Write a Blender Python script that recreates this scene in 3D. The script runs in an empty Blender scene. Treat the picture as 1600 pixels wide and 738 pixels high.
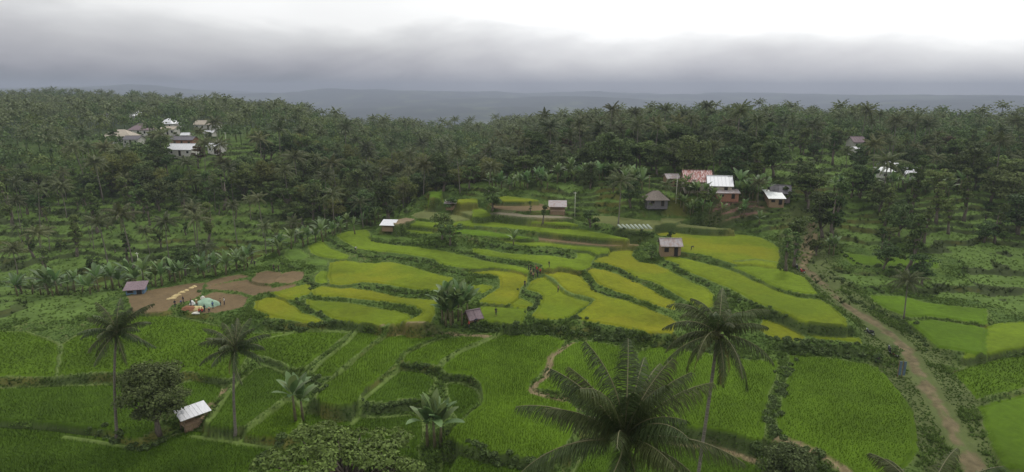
import bpy, math, random
import numpy as np
R=math.radians
rng=np.random.default_rng(7); random.seed(7)
sc=bpy.context.scene
COL=sc.collection
# ------------------------------------------------------------------ camera
CH=40.0; PITCH=R(13.2); F=973.0
cam=bpy.data.cameras.new("Camera"); camo=bpy.data.objects.new("Camera",cam); COL.objects.link(camo)
camo.location=(0,0,CH); camo.rotation_euler=(R(90)-PITCH,0,0)
cam.sensor_width=36; cam.lens=36*F/1600; cam.clip_start=0.5; cam.clip_end=40000
sc.camera=camo
cp,sp=math.cos(PITCH),math.sin(PITCH)
def ray(px,py):
    xc=(px-800)/F; yc=(369-py)/F
    return (xc, cp+yc*sp, -sp+yc*cp)
def W(px,py,z):                       # point of the place seen at (px,py) if it lies at height z
    d=ray(px,py); t=(z-CH)/d[2]; return (d[0]*t,d[1]*t,z)
def proj(x,y,z):
    z=z-CH; dep=y*cp-z*sp; up=y*sp+z*cp
    return 800+F*x/dep, 369-F*up/dep
# ------------------------------------------------------------------ noise
def _h(ix,iy,s):
    n=(ix*374761393+iy*668265263+s*2147483647)&0x7fffffff
    n=((n^(n>>13))*1274126177)&0x7fffffff
    return ((n^(n>>16))&0xffff)/65535.0
def vn(x,y,s=0):
    x=np.asarray(x,float); y=np.asarray(y,float)
    ix=np.floor(x).astype(np.int64); iy=np.floor(y).astype(np.int64); fx=x-ix; fy=y-iy
    fx=fx*fx*(3-2*fx); fy=fy*fy*(3-2*fy)
    a=_h(ix,iy,s);b=_h(ix+1,iy,s);c=_h(ix,iy+1,s);d=_h(ix+1,iy+1,s)
    return (a*(1-fx)+b*fx)*(1-fy)+(c*(1-fx)+d*fx)*fy
def fbm(x,y,s=0,o=4):
    v=0;a=.5
    for k in range(o):
        v=v+a*vn(x*2**k+17.3*k,y*2**k-9.1*k,s+k); a*=.5
    return v/(1-.5**o)
def sstep(a,b,x):
    t=np.clip((x-a)/(b-a),0,1); return t*t*(3-2*t)
# ------------------------------------------------------------------ mesh helper
def npmesh(name,V,Q=None,T=None,mat=None,smooth=False,col=None,midx=None):
    V=np.asarray(V,np.float32); me=bpy.data.meshes.new(name)
    nq=0 if Q is None else len(Q); nt=0 if T is None else len(T)
    loops=[]
    if nq: loops.append(np.asarray(Q,np.int32).ravel())
    if nt: loops.append(np.asarray(T,np.int32).ravel())
    L=np.concatenate(loops)
    me.vertices.add(len(V)); me.vertices.foreach_set('co',V.ravel())
    me.loops.add(len(L)); me.loops.foreach_set('vertex_index',L)
    st=np.concatenate([np.arange(nq)*4, nq*4+np.arange(nt)*3]).astype(np.int32)
    me.polygons.add(nq+nt); me.polygons.foreach_set('loop_start',st)
    me.polygons.foreach_set('use_smooth',np.full(nq+nt,smooth))
    if midx is not None: me.polygons.foreach_set('material_index',np.asarray(midx,np.int32))
    if col is not None:
        a=me.attributes.new('Col','FLOAT_COLOR','POINT'); c=np.ones((len(V),4),np.float32); c[:,:3]=col
        a.data.foreach_set('color',c.ravel())
    me.update(calc_edges=True); me.validate() if len(V)<50000 else None
    if mat is not None:
        for m in (mat if isinstance(mat,(list,tuple)) else [mat]): me.materials.append(m)
    return me
class MB:                              # collects shapes for ONE mesh
    def __init__(s): s.V=[];s.Q=[];s.T=[];s.n=0;s.mq=[];s.mt=[]
    def add(s,V,Q=(),T=(),m=0):
        V=np.asarray(V,float).reshape(-1,3); s.V.append(V)
        if len(Q): s.Q.append(np.asarray(Q,int)+s.n); s.mq+= [m]*len(Q)
        if len(T): s.T.append(np.asarray(T,int)+s.n); s.mt+= [m]*len(T)
        s.n+=len(V)
    def box(s,c,d,rz=0,m=0,rx=0,ry=0):
        x,y,z=[q/2 for q in d]
        V=np.array([[sx*x,sy*y,sz*z] for sx in(-1,1) for sy in(-1,1) for sz in(-1,1)],float)
        if rx: a,b=math.cos(rx),math.sin(rx); V=V@np.array([[1,0,0],[0,a,b],[0,-b,a]])
        if ry: a,b=math.cos(ry),math.sin(ry); V=V@np.array([[a,0,-b],[0,1,0],[b,0,a]])
        if rz: a,b=math.cos(rz),math.sin(rz); V=V@np.array([[a,b,0],[-b,a,0],[0,0,1]])
        s.add(V+np.array(c),[[0,1,3,2],[4,6,7,5],[0,4,5,1],[2,3,7,6],[0,2,6,4],[1,5,7,3]],m=m)
    def tube(s,pts,rad,n=7,m=0,cap=True):
        pts=np.asarray(pts,float); k=len(pts)
        rad=np.full(k,rad) if np.isscalar(rad) else np.asarray(rad)
        V=[]
        for i in range(k):
            t=pts[min(i+1,k-1)]-pts[max(i-1,0)]; t=t/(np.linalg.norm(t)+1e-9)
            u=np.cross(t,[0,0,1.]) if abs(t[2])<.95 else np.cross(t,[1.,0,0]); u/=np.linalg.norm(u); v=np.cross(t,u)
            for j in range(n):
                a=2*math.pi*j/n; V.append(pts[i]+rad[i]*(math.cos(a)*u+math.sin(a)*v))
        Q=[[i*n+j,i*n+(j+1)%n,(i+1)*n+(j+1)%n,(i+1)*n+j] for i in range(k-1) for j in range(n)]
        T=[]
        if cap:
            V.append(pts[0]);V.append(pts[-1]);b=k*n
            T=[[b,(j+1)%n,j] for j in range(n)]+[[b+1,(k-1)*n+j,(k-1)*n+(j+1)%n] for j in range(n)]
        s.add(V,Q,T,m)
    def sphere(s,c,r,m=0,nu=10,nv=7):
        r=np.array([r,r,r]) if np.isscalar(r) else np.array(r); V=[];Q=[]
        for i in range(nv+1):
            th=math.pi*i/nv
            for j in range(nu):
                a=2*math.pi*j/nu; V.append(np.array(c)+r*np.array([math.sin(th)*math.cos(a),math.sin(th)*math.sin(a),math.cos(th)]))
        Q=[[i*nu+j,(i+1)*nu+j,(i+1)*nu+(j+1)%nu,i*nu+(j+1)%nu] for i in range(nv) for j in range(nu)]
        s.add(V,Q,m=m)
    def mesh(s,name,mat,smooth=False):
        V=np.concatenate(s.V); Q=np.concatenate(s.Q) if s.Q else None; T=np.concatenate(s.T) if s.T else None
        return npmesh(name,V,Q,T,mat,smooth,midx=s.mq+s.mt)
def ob(name,me,parent=None,loc=None,rz=None,scale=None):
    o=bpy.data.objects.new(name,me); COL.objects.link(o)
    if parent: o.parent=parent
    if loc is not None: o.location=loc
    if rz is not None: o.rotation_euler=(0,0,rz)
    if scale is not None: o.scale=(scale,)*3 if np.isscalar(scale) else scale
    return o
def tag(o,label=None,cat=None,group=None,kind=None):
    if label: o['label']=label
    if cat: o['category']=cat
    if group: o['group']=group
    if kind: o['kind']=kind
    return o
def thing(name,parts,loc,rz,scale,label,cat,group=None):   # parts: list of (name, mesh[, subparts])
    e=ob(name,None,None,loc,rz,scale); e.empty_display_size=.3; tag(e,label,cat,group)
    for p in parts:
        c=ob(p[0],p[1],e)
        if len(p)>2:
            for q in p[2]: ob(q[0],q[1],c)
    return e
# ------------------------------------------------------------------ materials
def mat(name,col,rough=.85,spec=.2,metal=0,noise=None,scale=8.,col2=None,bump=0,transl=0,island=0,objrand=0,stretch=None,attr=False):
    m=bpy.data.materials.new(name); m.use_nodes=True; N=m.node_tree.nodes; L=m.node_tree.links
    b=N['Principled BSDF']; b.inputs['Roughness'].default_value=rough; b.inputs['Specular IOR Level'].default_value=spec
    b.inputs['Metallic'].default_value=metal
    out=N['Material Output']
    if attr:
        a=N.new('ShaderNodeAttribute'); a.attribute_name='Col'; src=a.outputs['Color']
    else:
        rgb=N.new('ShaderNodeRGB'); rgb.outputs[0].default_value=(*col,1); src=rgb.outputs[0]
    tc=N.new('ShaderNodeTexCoord'); vec=tc.outputs['Object']
    if stretch:
        mp=N.new('ShaderNodeMapping'); mp.inputs['Scale'].default_value=stretch; L.new(vec,mp.inputs[0]); vec=mp.outputs[0]
    if noise or bump or col2:
        nz=N.new('ShaderNodeTexNoise'); nz.inputs['Scale'].default_value=scale; nz.inputs['Detail'].default_value=5; L.new(vec,nz.inputs['Vector'])
    if col2:
        mx=N.new('ShaderNodeMix'); mx.data_type='RGBA'; mx.inputs[7].default_value=(*col2,1)
        rp=N.new('ShaderNodeMapRange'); rp.inputs[1].default_value=.42; rp.inputs[2].default_value=.62
        L.new(nz.outputs[0],rp.inputs[0]); L.new(rp.outputs[0],mx.inputs[0]); L.new(src,mx.inputs[6]); src=mx.outputs[2]
    def val(fac_socket,lo,hi,src,f0=0,f1=1):
        mr=N.new('ShaderNodeMapRange'); mr.inputs[1].default_value=f0; mr.inputs[2].default_value=f1
        mr.inputs[3].default_value=lo; mr.inputs[4].default_value=hi; L.new(fac_socket,mr.inputs[0])
        hs=N.new('ShaderNodeHueSaturation'); L.new(mr.outputs[0],hs.inputs['Value']); L.new(src,hs.inputs['Color']); return hs.outputs[0]
    if noise: src=val(nz.outputs[0],1-noise,1+noise,src,.3,.7)
    if island:
        g=N.new('ShaderNodeNewGeometry'); src=val(g.outputs['Random Per Island'],1-island,1+island,src)
    if objrand:
        oi=N.new('ShaderNodeObjectInfo'); src=val(oi.outputs['Random'],1-objrand,1+objrand,src)
        mr=N.new('ShaderNodeMath'); mr.operation='MULTIPLY_ADD'; mr.inputs[1].default_value=.05; mr.inputs[2].default_value=.475
        wn=N.new('ShaderNodeTexWhiteNoise'); wn.noise_dimensions='1D'; L.new(oi.outputs['Random'],wn.inputs['W']); L.new(wn.outputs[0],mr.inputs[0])
        hs=N.new('ShaderNodeHueSaturation'); L.new(mr.outputs[0],hs.inputs['Hue']); L.new(src,hs.inputs['Color']); src=hs.outputs[0]
    L.new(src,b.inputs['Base Color'])
    if bump:
        bp=N.new('ShaderNodeBump'); bp.inputs['Strength'].default_value=bump; bp.inputs['Distance'].default_value=.05
        L.new(nz.outputs[0],bp.inputs['Height']); L.new(bp.outputs[0],b.inputs['Normal'])
    if transl:
        t=N.new('ShaderNodeBsdfTranslucent'); L.new(src,t.inputs[0]); mxs=N.new('ShaderNodeMixShader'); mxs.inputs[0].default_value=transl
        L.new(b.outputs[0],mxs.inputs[1]); L.new(t.outputs[0],mxs.inputs[2]); L.new(mxs.outputs[0],out.inputs[0])
    if name in('rice','bank_grass'):     # thin blades: soften the shading of single blades
        g2=N.new('ShaderNodeNewGeometry'); mv=N.new('ShaderNodeVectorMath'); mv.operation='MULTIPLY_ADD'; mv.inputs[1].default_value=(.3,.3,.3); mv.inputs[2].default_value=(0,0,.8)
        nv=N.new('ShaderNodeVectorMath'); nv.operation='NORMALIZE'; L.new(g2.outputs['Normal'],mv.inputs[0]); L.new(mv.outputs[0],nv.inputs[0]); L.new(nv.outputs[0],b.inputs['Normal'])
    m.cycles.emission_sampling='NONE'
    return m
M={}
M['ground']=mat('ground',(1,1,1),.95,.1,noise=.1,scale=2.2,attr=True)
M['leaf_dark']=mat('leaf_dark',(.078,.108,.037),.7,.15,transl=.28,island=.45,objrand=.42)
M['leaf_mid']=mat('leaf_mid',(.1,.142,.042),.7,.15,transl=.3,island=.45,objrand=.4)
M['leaf_yel']=mat('leaf_yel',(.135,.155,.045),.7,.14,transl=.3,island=.4,objrand=.25)
M['leaf_pale']=mat('leaf_pale',(.125,.175,.04),.65,.2,transl=.3,island=.5)
M['leaf_red']=mat('leaf_red',(.085,.062,.034),.7,.14,transl=.25,island=.4,objrand=.2)
M['palm_pale']=mat('palm_pale',(.11,.125,.05),.55,.2,transl=.28,island=.35,objrand=.3)
M['palm']=mat('palm_leaf',(.092,.112,.046),.55,.18,transl=.25,island=.35,objrand=.35)
M['palm_near']=mat('palm_near',(.072,.094,.032),.5,.22,transl=.25,island=.35,objrand=.2)
M['rib']=mat('rib',(.16,.15,.075),.6,.3)
M['drygreen']=mat('dry_frond',(.2,.14,.07),.7,.2,transl=.15,island=.3)
M['banana']=mat('banana_leaf',(.12,.18,.06),.5,.35,transl=.3,island=.35,objrand=.2)
M['bananastem']=mat('banana_stem',(.16,.15,.07),.7,.3,col2=(.08,.06,.035),scale=4,noise=.3)
M['bark']=mat('bark',(.15,.125,.1),.9,.1,noise=.4,scale=6,stretch=(1,1,.3))
M['palmbark']=mat('palm_bark',(.17,.15,.125),.9,.1,noise=.5,scale=5,stretch=(.4,.4,5))
M['rice']=mat('rice',(1,1,1),.85,.05,transl=.3,island=.22,attr=True)
M['grass']=mat('bank_grass',(1,1,1),.85,.08,transl=.3,island=.4,attr=True)
M['tin']=mat('roof_tin',(.62,.62,.63),.5,.4,metal=.3,noise=.12,scale=3,stretch=(3,.6,1))
M['tin_old']=mat('roof_old_tin',(.36,.33,.33),.7,.3,col2=(.24,.18,.16),scale=1.6,noise=.2)
M['tin_red']=mat('roof_red',(.34,.12,.09),.75,.3,col2=(.5,.42,.4),scale=1.7,stretch=(3,.5,1),noise=.3)
M['tin_dark']=mat('roof_dark',(.13,.12,.13),.7,.3,noise=.2,scale=2)
M['tile_tan']=mat('roof_tan_tile',(.4,.35,.28),.8,.2,noise=.18,scale=3)
M['tile_mauve']=mat('roof_mauve_tile',(.2,.15,.16),.8,.2,noise=.2,scale=3)
M['thatch']=mat('thatch',(.2,.17,.145),.95,.05,noise=.35,scale=5,bump=.5)
M['plaster']=mat('plaster',(.62,.6,.56),.85,.2,noise=.1,scale=2,col2=(.45,.42,.37))
M['brickwall']=mat('brick_wall',(.3,.15,.1),.9,.1,noise=.25,scale=4)
M['bamboo']=mat('bamboo_wall',(.26,.18,.11),.8,.2,noise=.35,scale=5,stretch=(4,4,.6))
M['slate']=mat('slate_board',(.09,.13,.16),.6,.3,noise=.2,scale=3)
M['cover']=mat('seedbed_sheet',(.3,.34,.27),.8,.2,noise=.2,scale=3)
M['blue']=mat('blue_board',(.1,.17,.25),.6,.3,noise=.15,scale=3)
M['wood']=mat('wood',(.17,.12,.08),.8,.2,noise=.3,scale=6)
M['darkin']=mat('dark_opening',(.03,.028,.025),.9,.1)
M['tarp']=mat('tarp',(.24,.36,.25),.6,.3,noise=.1,scale=2)
M['straw']=mat('straw',(.5,.4,.2),.9,.1,noise=.25,scale=8,island=.2)
M['sack']=mat('sack',(.6,.58,.5),.8,.2,noise=.15,scale=6)
M['white']=mat('white_plastic',(.75,.76,.74),.6,.3,noise=.05)
M['orange']=mat('orange_cloth',(.3,.14,.08),.8,.1,noise=.1)
M['black']=mat('black_rubber',(.02,.02,.02),.7,.3)
M['metal']=mat('grey_metal',(.4,.4,.42),.4,.5,metal=.8)
M['redpaint']=mat('red_paint',(.35,.03,.03),.3,.5)
M['blackpaint']=mat('black_paint',(.03,.03,.035),.3,.5)
M['skin']=mat('skin',(.24,.13,.08),.6,.3)
M['hair']=mat('hair',(.02,.016,.013),.7,.3)
M['straw_hat']=mat('straw_hat',(.55,.43,.25),.9,.1)
for n_,c_ in dict(shirt_red=(.4,.06,.05),shirt_blue=(.06,.1,.25),shirt_dark=(.03,.035,.045),shirt_white=(.6,.6,.58),shirt_tan=(.3,.2,.12),trousers=(.035,.035,.05)).items():
    M[n_]=mat(n_,c_,.9,.1,noise=.1)
# ------------------------------------------------------------------ fields, traced from the photograph
TT={'A7':(440,300,4.6125),'B4':(740,280,4.6125),'B5':(1040,340,4.6125),'B7':(660,400,4.6125),'C8':(400,400,4.6125),
    'A8':(140,380,4.6125),'C1':(140,430,2.397),'C2':(400,538,3.69),'C3':(780,520,3.333),'C5':(1200,540,3.727),
    'B8':(1220,400,3.075),'B6':(1200,280,5.677),'P':(0,0,1)}
def pts(s):
    out=[];x0=y0=0;k=1
    for w in s.split():
        if w in TT: x0,y0,k=TT[w]
        else:
            a,b=w.split(','); out.append((x0+float(a)/k,y0+float(b)/k))
    return out
GR=(.056,.1,.005); GD=(.044,.082,.005); YG=(.098,.145,.008); YE=(.142,.16,.007); YM=(.116,.152,.007); BG=(.066,.118,.006)
BR=(.128,.092,.048); TG=(.115,.13,.042); DT=(.085,.14,.022); WT=(.15,.15,.06)
FIELDS=[ # level, colour, rice height (0 = bare), outline
(4.9,YG,.5,"A7 400,315 480,290 600,275 622,300 625,345 680,368 800,390 960,402 1080,420 1200,440 1300,465 1400,490 B7 430,40 560,62 680,80 755,98 750,128 640,102 520,90 380,98 250,82 140,62 90,28 A7 1110,490 1050,475 900,450 700,430 550,410 500,380 440,350"),
(4.7,YG,.5,"A7 200,395 290,355 310,380 340,410 420,440 480,460 470,480 380,485 270,465 220,440"),
(4.4,DT,.5,"A7 40,420 110,405 150,440 190,470 150,490 70,500 30,460"),
(4.2,DT,.5,"A7 190,490 270,490 330,505 320,530 250,530 190,520"),
(4.0,YM,.5,"C8 540,55 640,40 740,55 860,60 960,50 1100,80 1230,120 1330,150 1420,165 1370,200 1330,258 1180,245 1060,230 960,210 850,195 760,192 700,203 600,213 540,203 525,150"),
(3.3,YE,.5,"C8 410,250 480,225 600,245 680,240 800,255 900,275 1000,300 1100,315 1300,325 1320,340 1260,360 1280,420 1250,490 1200,510 1100,505 1060,480 1100,470 1190,440 1215,405 1150,372 1050,352 950,332 820,322 700,307 600,297 480,297 420,285"),
(2.6,YM,.5,"C8 370,320 450,332 560,340 680,350 780,370 900,392 1000,402 1090,430 1110,455 1050,475 990,515 900,520 800,500 700,475 560,455 500,420 430,390 370,360"),
(2.2,YE,.5,"A8 1200,430 1280,400 1340,400 C8 150,310 200,330 270,370 320,420 400,440 480,480 440,488 330,478 180,453 80,445 A8 1380,545 1280,520 1200,480"),
(3.0,YM,.5,"C8 110,270 200,250 300,225 370,210 390,250 380,280 330,290 280,320 220,310 150,280"),
(3.7,YG,.5,"C8 440,150 480,115 510,120 500,200 470,200 440,190"),
(3.4,BR,0,"C8 150,175 200,130 260,115 330,120 320,165 250,190 180,190"),
(3.0,BR,0,"A8 1190,260 1220,220 1280,205 1360,215 1380,240 1330,285 1250,285 1190,275"),
(2.6,BR,0,"A8 1230,355 1330,325 1476,305 1430,330 1340,355"),
(2.1,BR,0,"A8 850,320 1000,290 1130,270 1150,295 1290,320 1300,335 1190,372 1080,342 960,333 860,323"),
(1.3,BR,0,"A8 290,385 420,350 550,325 700,300 820,290 790,320 790,370 720,410 640,430 560,455 540,490 420,500 330,485"),
(2.4,BR,0,"A8 860,290 900,270 1000,245 1090,235 1130,245 1050,260 940,285 860,303"),
(1.6,BR,0,"A8 700,455 780,430 850,380 900,360 1050,378 1120,398 1110,425 1090,460 1000,480 860,500 740,490"),
(0.0,GR,.6,"P 92,590 100,540 160,502 200,492 262,496 305,503 340,512 400,524 455,522 548,519 476,576 457,576 440,567 418,559 398,555 383,563 365,592 350,593 320,587 300,581 220,586 160,582 100,588"),
(0.1,GR,.6,"P 490,584 558,522 603,521 530,580 520,588 505,590"),
(-.8,GD,.6,"P 366,612 381,594 398,579 418,575 436,584 456,595 470,604 455,620 440,626 405,652 370,676 330,672 320,664 330,652 345,640 352,622"),
(-1.0,GD,.6,"P 306,597 338,604 345,608 339,625 325,645 310,650 280,645 270,620 280,602"),
(-1.2,GD,.6,"P -60,612 100,606 160,604 219,605 240,616 250,640 240,676 215,688 190,681 150,674 100,666 -60,656"),
(-.1,GR,.6,"P -80,590 -60,520 40,520 92,540 86,590"),
(-2.0,GD,.6,"P -60,664 100,677 150,684 190,692 225,702 250,692 300,675 345,680 400,689 438,692 428,702 390,730 372,790 -60,790"),
(-1.2,GR,.6,"P 380,682 410,660 445,634 462,630 472,650 466,672 440,688 400,686"),
(-2.2,GD,.6,"P 388,790 422,738 457,706 500,700 600,700 652,702 656,790"),
(-.2,GR,.6,"P 536,584 578,547 612,524 684,529 662,536 630,552 616,572 566,612 557,632 548,640 525,642 500,636 494,622 510,600"),
(.3,GR,.6,"P 636,556 668,540 694,531 740,527 778,521 745,537 712,551 690,564 684,572 670,570 650,567 630,566"),
(.1,BG,.6,"P 790,523 860,528 880,535 875,545 858,560 852,575 830,595 824,605 830,617 860,626 888,633 900,650 880,700 850,728 815,720 760,710 720,698 692,692 702,678 730,656 755,635 760,618 755,600 743,590 720,584 700,583 694,576 717,556 750,540"),
(-.9,GD,.6,"C2 610,320 640,280 740,220 820,163 900,163 980,178 1030,208 1020,240 990,290 960,320 870,320 750,335 620,340"),
(-1.0,GD,.6,"C2 1110,235 1180,240 1250,265 1285,300 1288,340 1200,420 1170,450 1140,400 1120,320 1105,260"),
(-2.0,GD,.6,"C2 280,410 440,425 560,435 740,435 860,420 930,420 950,450 955,590 900,590 700,560 330,510 270,480"),
(-2.3,GD,.6,"C2 1080,640 1200,665 1300,690 1476,720 1500,860 1060,860"),
(.5,BG,.6,"C3 405,60 480,53 600,73 700,98 705,300 560,340 380,322 200,287 195,275 255,235 283,125"),
(.2,BG,.6,"C3 735,112 800,85 900,90 1100,122 1300,152 1440,155 1430,240 1385,330 1375,450 1355,570 1325,582 1150,520 1100,510 920,500 740,480"),
(-1.6,GD,.6,"P 900,738 920,700 1000,690 1100,700 1190,712 1230,740 1260,800 900,800"),
(-1.0,GD,.6,"P 715,712 800,728 850,738 880,790 690,790 700,740"),
(.3,BG,.6,"C5 140,70 300,75 450,95 620,132 660,172 760,282 815,362 850,470 850,620 790,720 640,900 480,800 420,712 350,662 250,607 150,568 75,540 65,440 95,360 105,260 135,180"),
(3.1,YM,.5,"B7 830,170 880,165 930,200 980,250 1030,288 1100,315 1190,340 1180,362 1120,402 1080,442 1000,460 900,460 830,455 800,440 850,380 870,300 850,270 760,245 790,200"),
(3.7,YE,.5,"B7 890,140 960,122 1060,132 1130,155 1180,205 1220,258 1320,298 1476,332 P 1000,480 1040,496 1055,505 1048,520 1025,521 1000,518 B7 1476,525 1300,490 1180,475 1110,450 1180,392 1240,340 1230,318 1180,298 1080,280 1030,260 980,208 940,168"),
(4.4,YE,.5,"B7 1180,108 1230,98 1300,108 1400,138 P 980,438 1000,446 1026,461 1050,472 1054,485 1030,479 1000,469 980,460 B7 1400,258 1280,213 1240,168 1210,128"),
(5.4,YM,.5,"P 933,407 946,401 957,393 960,386 978,384 990,386 985,400 996,411 1020,414 1040,422 1062,433 1083,444 1103,452 1112,462 1112,480 1094,482 1070,468 1050,456 1030,445 1010,438 996,434 985,428 970,419 948,413 930,410"),
(6.1,YM,.5,"P 1040,402 1062,404 1094,411.5 1127,420 1144,426 1161,433 1174,440 1192,446 1205,453 1226,461 1248,468 1278,470 1296,479 1315,497 1322,512 1285,510 1252,504 1232,493 1205,482 1185,476 1160,461 1140,451 1115,441 1105,436 1083,428 1066,421 1060,413 1040,406"),
(6.8,YG,.5,"B5 520,360 640,357 800,375 850,382 1000,440 1060,520 1085,555 1000,552 880,527 780,497 720,467 640,427 560,387 500,368"),
(7.4,YM,.4,"P 1021,362 1040,360 B5 150,100 350,115 560,130 680,150 760,190 800,220 810,260 800,330 790,362 640,340 520,340 430,316 300,276 180,255 110,250 110,160 60,150 0,130 P 1024,372"),
(3.0,YE,.5,"P 1195,502 1220,510 1240,520 1256,529 1248,533 1220,531 1200,525 1190,515"),
(3.0,YM,.5,"B8 140,385 240,382 370,402 378,420 282,408 185,402"),
(5.4,YG,.5,"B4 0,505 100,514 200,538 400,553 560,560 700,582 760,572 750,538 820,543 870,565 850,590 840,605 B7 1200,85 1150,105 1060,90 990,82 930,102 880,93 860,60 760,38 640,23 500,8 B4 60,545 0,530"),
(6.5,YG,.5,"B4 200,450 350,465 480,460 560,468 700,483 850,493 980,495 960,540 900,543 820,513 740,508 640,498 560,488 400,488 330,478"),
(7.3,BR,0,"B4 480,425 680,440 820,455 960,462 1180,475 1000,484 820,472 680,460 480,438"),
(7.6,BG,.5,"A7 1100,275 1200,265 1330,275 1476,290 B4 120,388 240,402 330,415 420,432 240,425 120,412 0,405 A7 1350,308 1200,290 1110,285"),
(8.4,YG,.4,"A7 1240,240 1290,205 1400,205 1476,215 B4 130,310 300,330 480,340 700,352 900,392 1120,432 1100,440 900,430 700,410 560,395 380,370 200,350 0,335 A7 1380,250"),
(8.5,YG,.4,"A7 840,245 960,215 1100,225 1200,243 1190,255 1110,260 1000,250 880,240"),
(7.4,YG,.4,"A7 830,260 960,262 1090,287 1095,300 1000,303 860,275"),
(5.9,DT,.4,"A7 680,318 800,315 960,343 900,348 720,333 640,325"),
(9.1,(.22,.17,.1),0,"A7 780,210 900,190 950,195 920,210 830,240"),
(8.8,TG,.25,"A7 960,160 1060,133 1110,150 1150,180 1130,200 1000,195 950,180"),
(8.7,TG,.25,"A7 1160,185 1240,160 1350,190 1380,200 1270,208 1180,203"),
(9.6,YG,.4,"A7 1060,60 1180,60 1200,90 1130,110 1060,110"),
(10.9,BG,.4,"A7 1070,0 1150,0 1140,50 1070,55"),
(10.5,YM,.4,"A7 1240,60 1400,50 1410,82 1300,88 1240,83"),
(9.3,TG,.25,"A7 1250,112 1400,108 1450,130 1476,168 1476,188 1380,178 1300,150 1240,140"),
(9.5,YG,.3,"B4 0,210 60,215 100,245 140,265 60,278 0,275"),
(10.2,BR,0,"B4 130,177 300,172 480,182 540,200 540,220 420,226 250,223 140,210"),
(10.8,YM,.4,"B4 140,130 220,125 440,150 470,160 300,165 130,160"),
(9.8,(.17,.15,.1),0,"B4 130,245 200,240 380,260 620,268 700,280 560,283 350,273 200,260"),
(9.0,YG,.9,"B4 300,292 450,302 620,312 740,332 755,343 620,338 450,323 300,308"),
(9.1,TG,0,"B4 870,270 1000,270 1150,290 1400,310 1476,315 1300,337 1270,372 1050,360 1000,322 880,310"),
(8.8,TG,.3,"B5 0,62 100,47 300,70 500,90 350,90 150,75"),
(9.3,TG,0,"B5 -20,10 0,8 130,12 60,38 -20,40"),
(3.9,YE,.5,"B7 340,122 500,108 700,120 748,140 745,190 700,240 690,290 650,328 600,350 420,333 500,280 570,240 565,160 520,142"),
(3.4,YM,.5,"B7 375,222 440,212 488,220 498,240 430,268 390,258"),
(3.3,YM,.5,"B7 640,352 700,314 780,343 788,360 760,378 640,365"),
(2.9,YG,.5,"B7 440,372 600,380 740,393 738,440 700,508 640,513 560,488 430,468 370,448 410,405"),
(2.2,BG,.5,"B8 440,195 580,200 725,235 980,260 980,330 725,292 620,297 520,262 450,222"),
(1.7,BG,.5,"B8 620,322 725,312 980,350 980,480 760,440 680,372"),
(-.9,BG,.6,"P 1530,640 1640,610 1800,600 1800,700 1640,740 1570,730"),
(-.4,GR,.6,"P 1490,585 1560,560 1700,548 1760,585 1640,598 1525,625"),
(1.2,YG,.5,"P 1500,530 1560,508 1700,500 1720,535 1600,545 1510,560"),
(5.4,BG,.3,"B6 640,660 700,660 900,690 1100,700 1300,700 1500,720 1500,790 1100,770 760,760"),
]
def LV(z): return float(np.interp(z,[-8,0,1.3,2.5,4,5,6,7.4,8.5,9.5,10.9,12.5],[-8,0,.9,1.5,2.3,2.9,3.5,4.5,5.7,7.3,9.8,12.5])) if z<12.5 else z
polys=[]
for lev,col,rh,s in FIELDS:
    lev=LV(lev)
    P=np.array([W(a,b,lev)[:2] for a,b in pts(s)])
    polys.append((lev,col,rh,P))
TRACK=[W(a,b,LV(z)) for a,b,z in [(1268,352,8.2),(1262,372,7.2),(1258,395,6.1),(1255,415,5.2),(1270,432,4.4),(1290,449,3.6),(1311,468,2.8),(1334,485,2.2),(1360,501,1.7),(1389,517,1.2),(1412,540,.8),(1425,563,.5),(1441,589,.2),(1460,621,-.2),(1490,670,-.8),(1540,760,-1.6),(1600,900,-2.2)]]
def segd(X,Y,P,closed):
    n=len(P); d=np.full(X.shape,1e9)
    for i in range(n if closed else n-1):
        a=P[i];b=P[(i+1)%n]; e=b-a; t=np.clip(((X-a[0])*e[0]+(Y-a[1])*e[1])/(e@e+1e-9),0,1)
        d=np.minimum(d,(X-a[0]-t*e[0])**2+(Y-a[1]-t*e[1])**2)
    return np.sqrt(d)
def inside(X,Y,P):
    n=len(P); c=np.zeros(X.shape,bool)
    for i in range(n):
        x1,y1=P[i];x2,y2=P[(i+1)%n]
        if y1==y2: continue
        c^=((y1>Y)!=(y2>Y))&(X<(x2-x1)*(Y-y1)/(y2-y1)+x1)
    return c
# ------------------------------------------------------------------ base terrain control points (px,py,z)
CPT=[]
for x in (-300,100,500,900,1250): CPT+=[(x,800,-2.2),(x,690,-1.3),(x,600,-.3),(x,545,.2)]
CPT+=[(1500,800,-2.5),(1500,690,-1.2),(1440,600,0),(1700,700,-1),(1700,560,.8),(1500,540,1)]
CPT+=[(x,512,1.6) for x in (500,650,800,950,1100,1250)]+[(x,480,2.8) for x in (520,650,800,950)]+[(1100,480,4.2),(1250,480,4.6)]
CPT+=[(x,440,4.0) for x in (520,700,850)]+[(1000,440,5),(1150,440,6.3),(x if 0 else 1230,430,6.2)]
CPT+=[(600,400,5),(800,400,5.6),(1000,400,6.4),(1150,400,7.2),(1220,400,7)]
CPT+=[(620,370,6.5),(800,370,7.6),(1000,370,8),(1150,360,8.6),(700,330,9),(850,330,9.6),(1000,340,9.4),(1100,335,10.5)]
CPT+=[(720,300,11),(820,300,11.5),(920,300,12)]
CPT+=[(-200,470,.6),(0,465,.6),(150,458,.8),(300,432,1.6),(400,410,2.8),(450,385,3.6),(520,365,5.2),(600,349,7),(640,325,8.6),(700,290,11)]
CPT+=[(-200,455,-7),(150,447,-7),(300,424,-7),(420,404,-4),(520,371,0),(600,352,2),(660,322,2.5),(740,284,5)]
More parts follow.
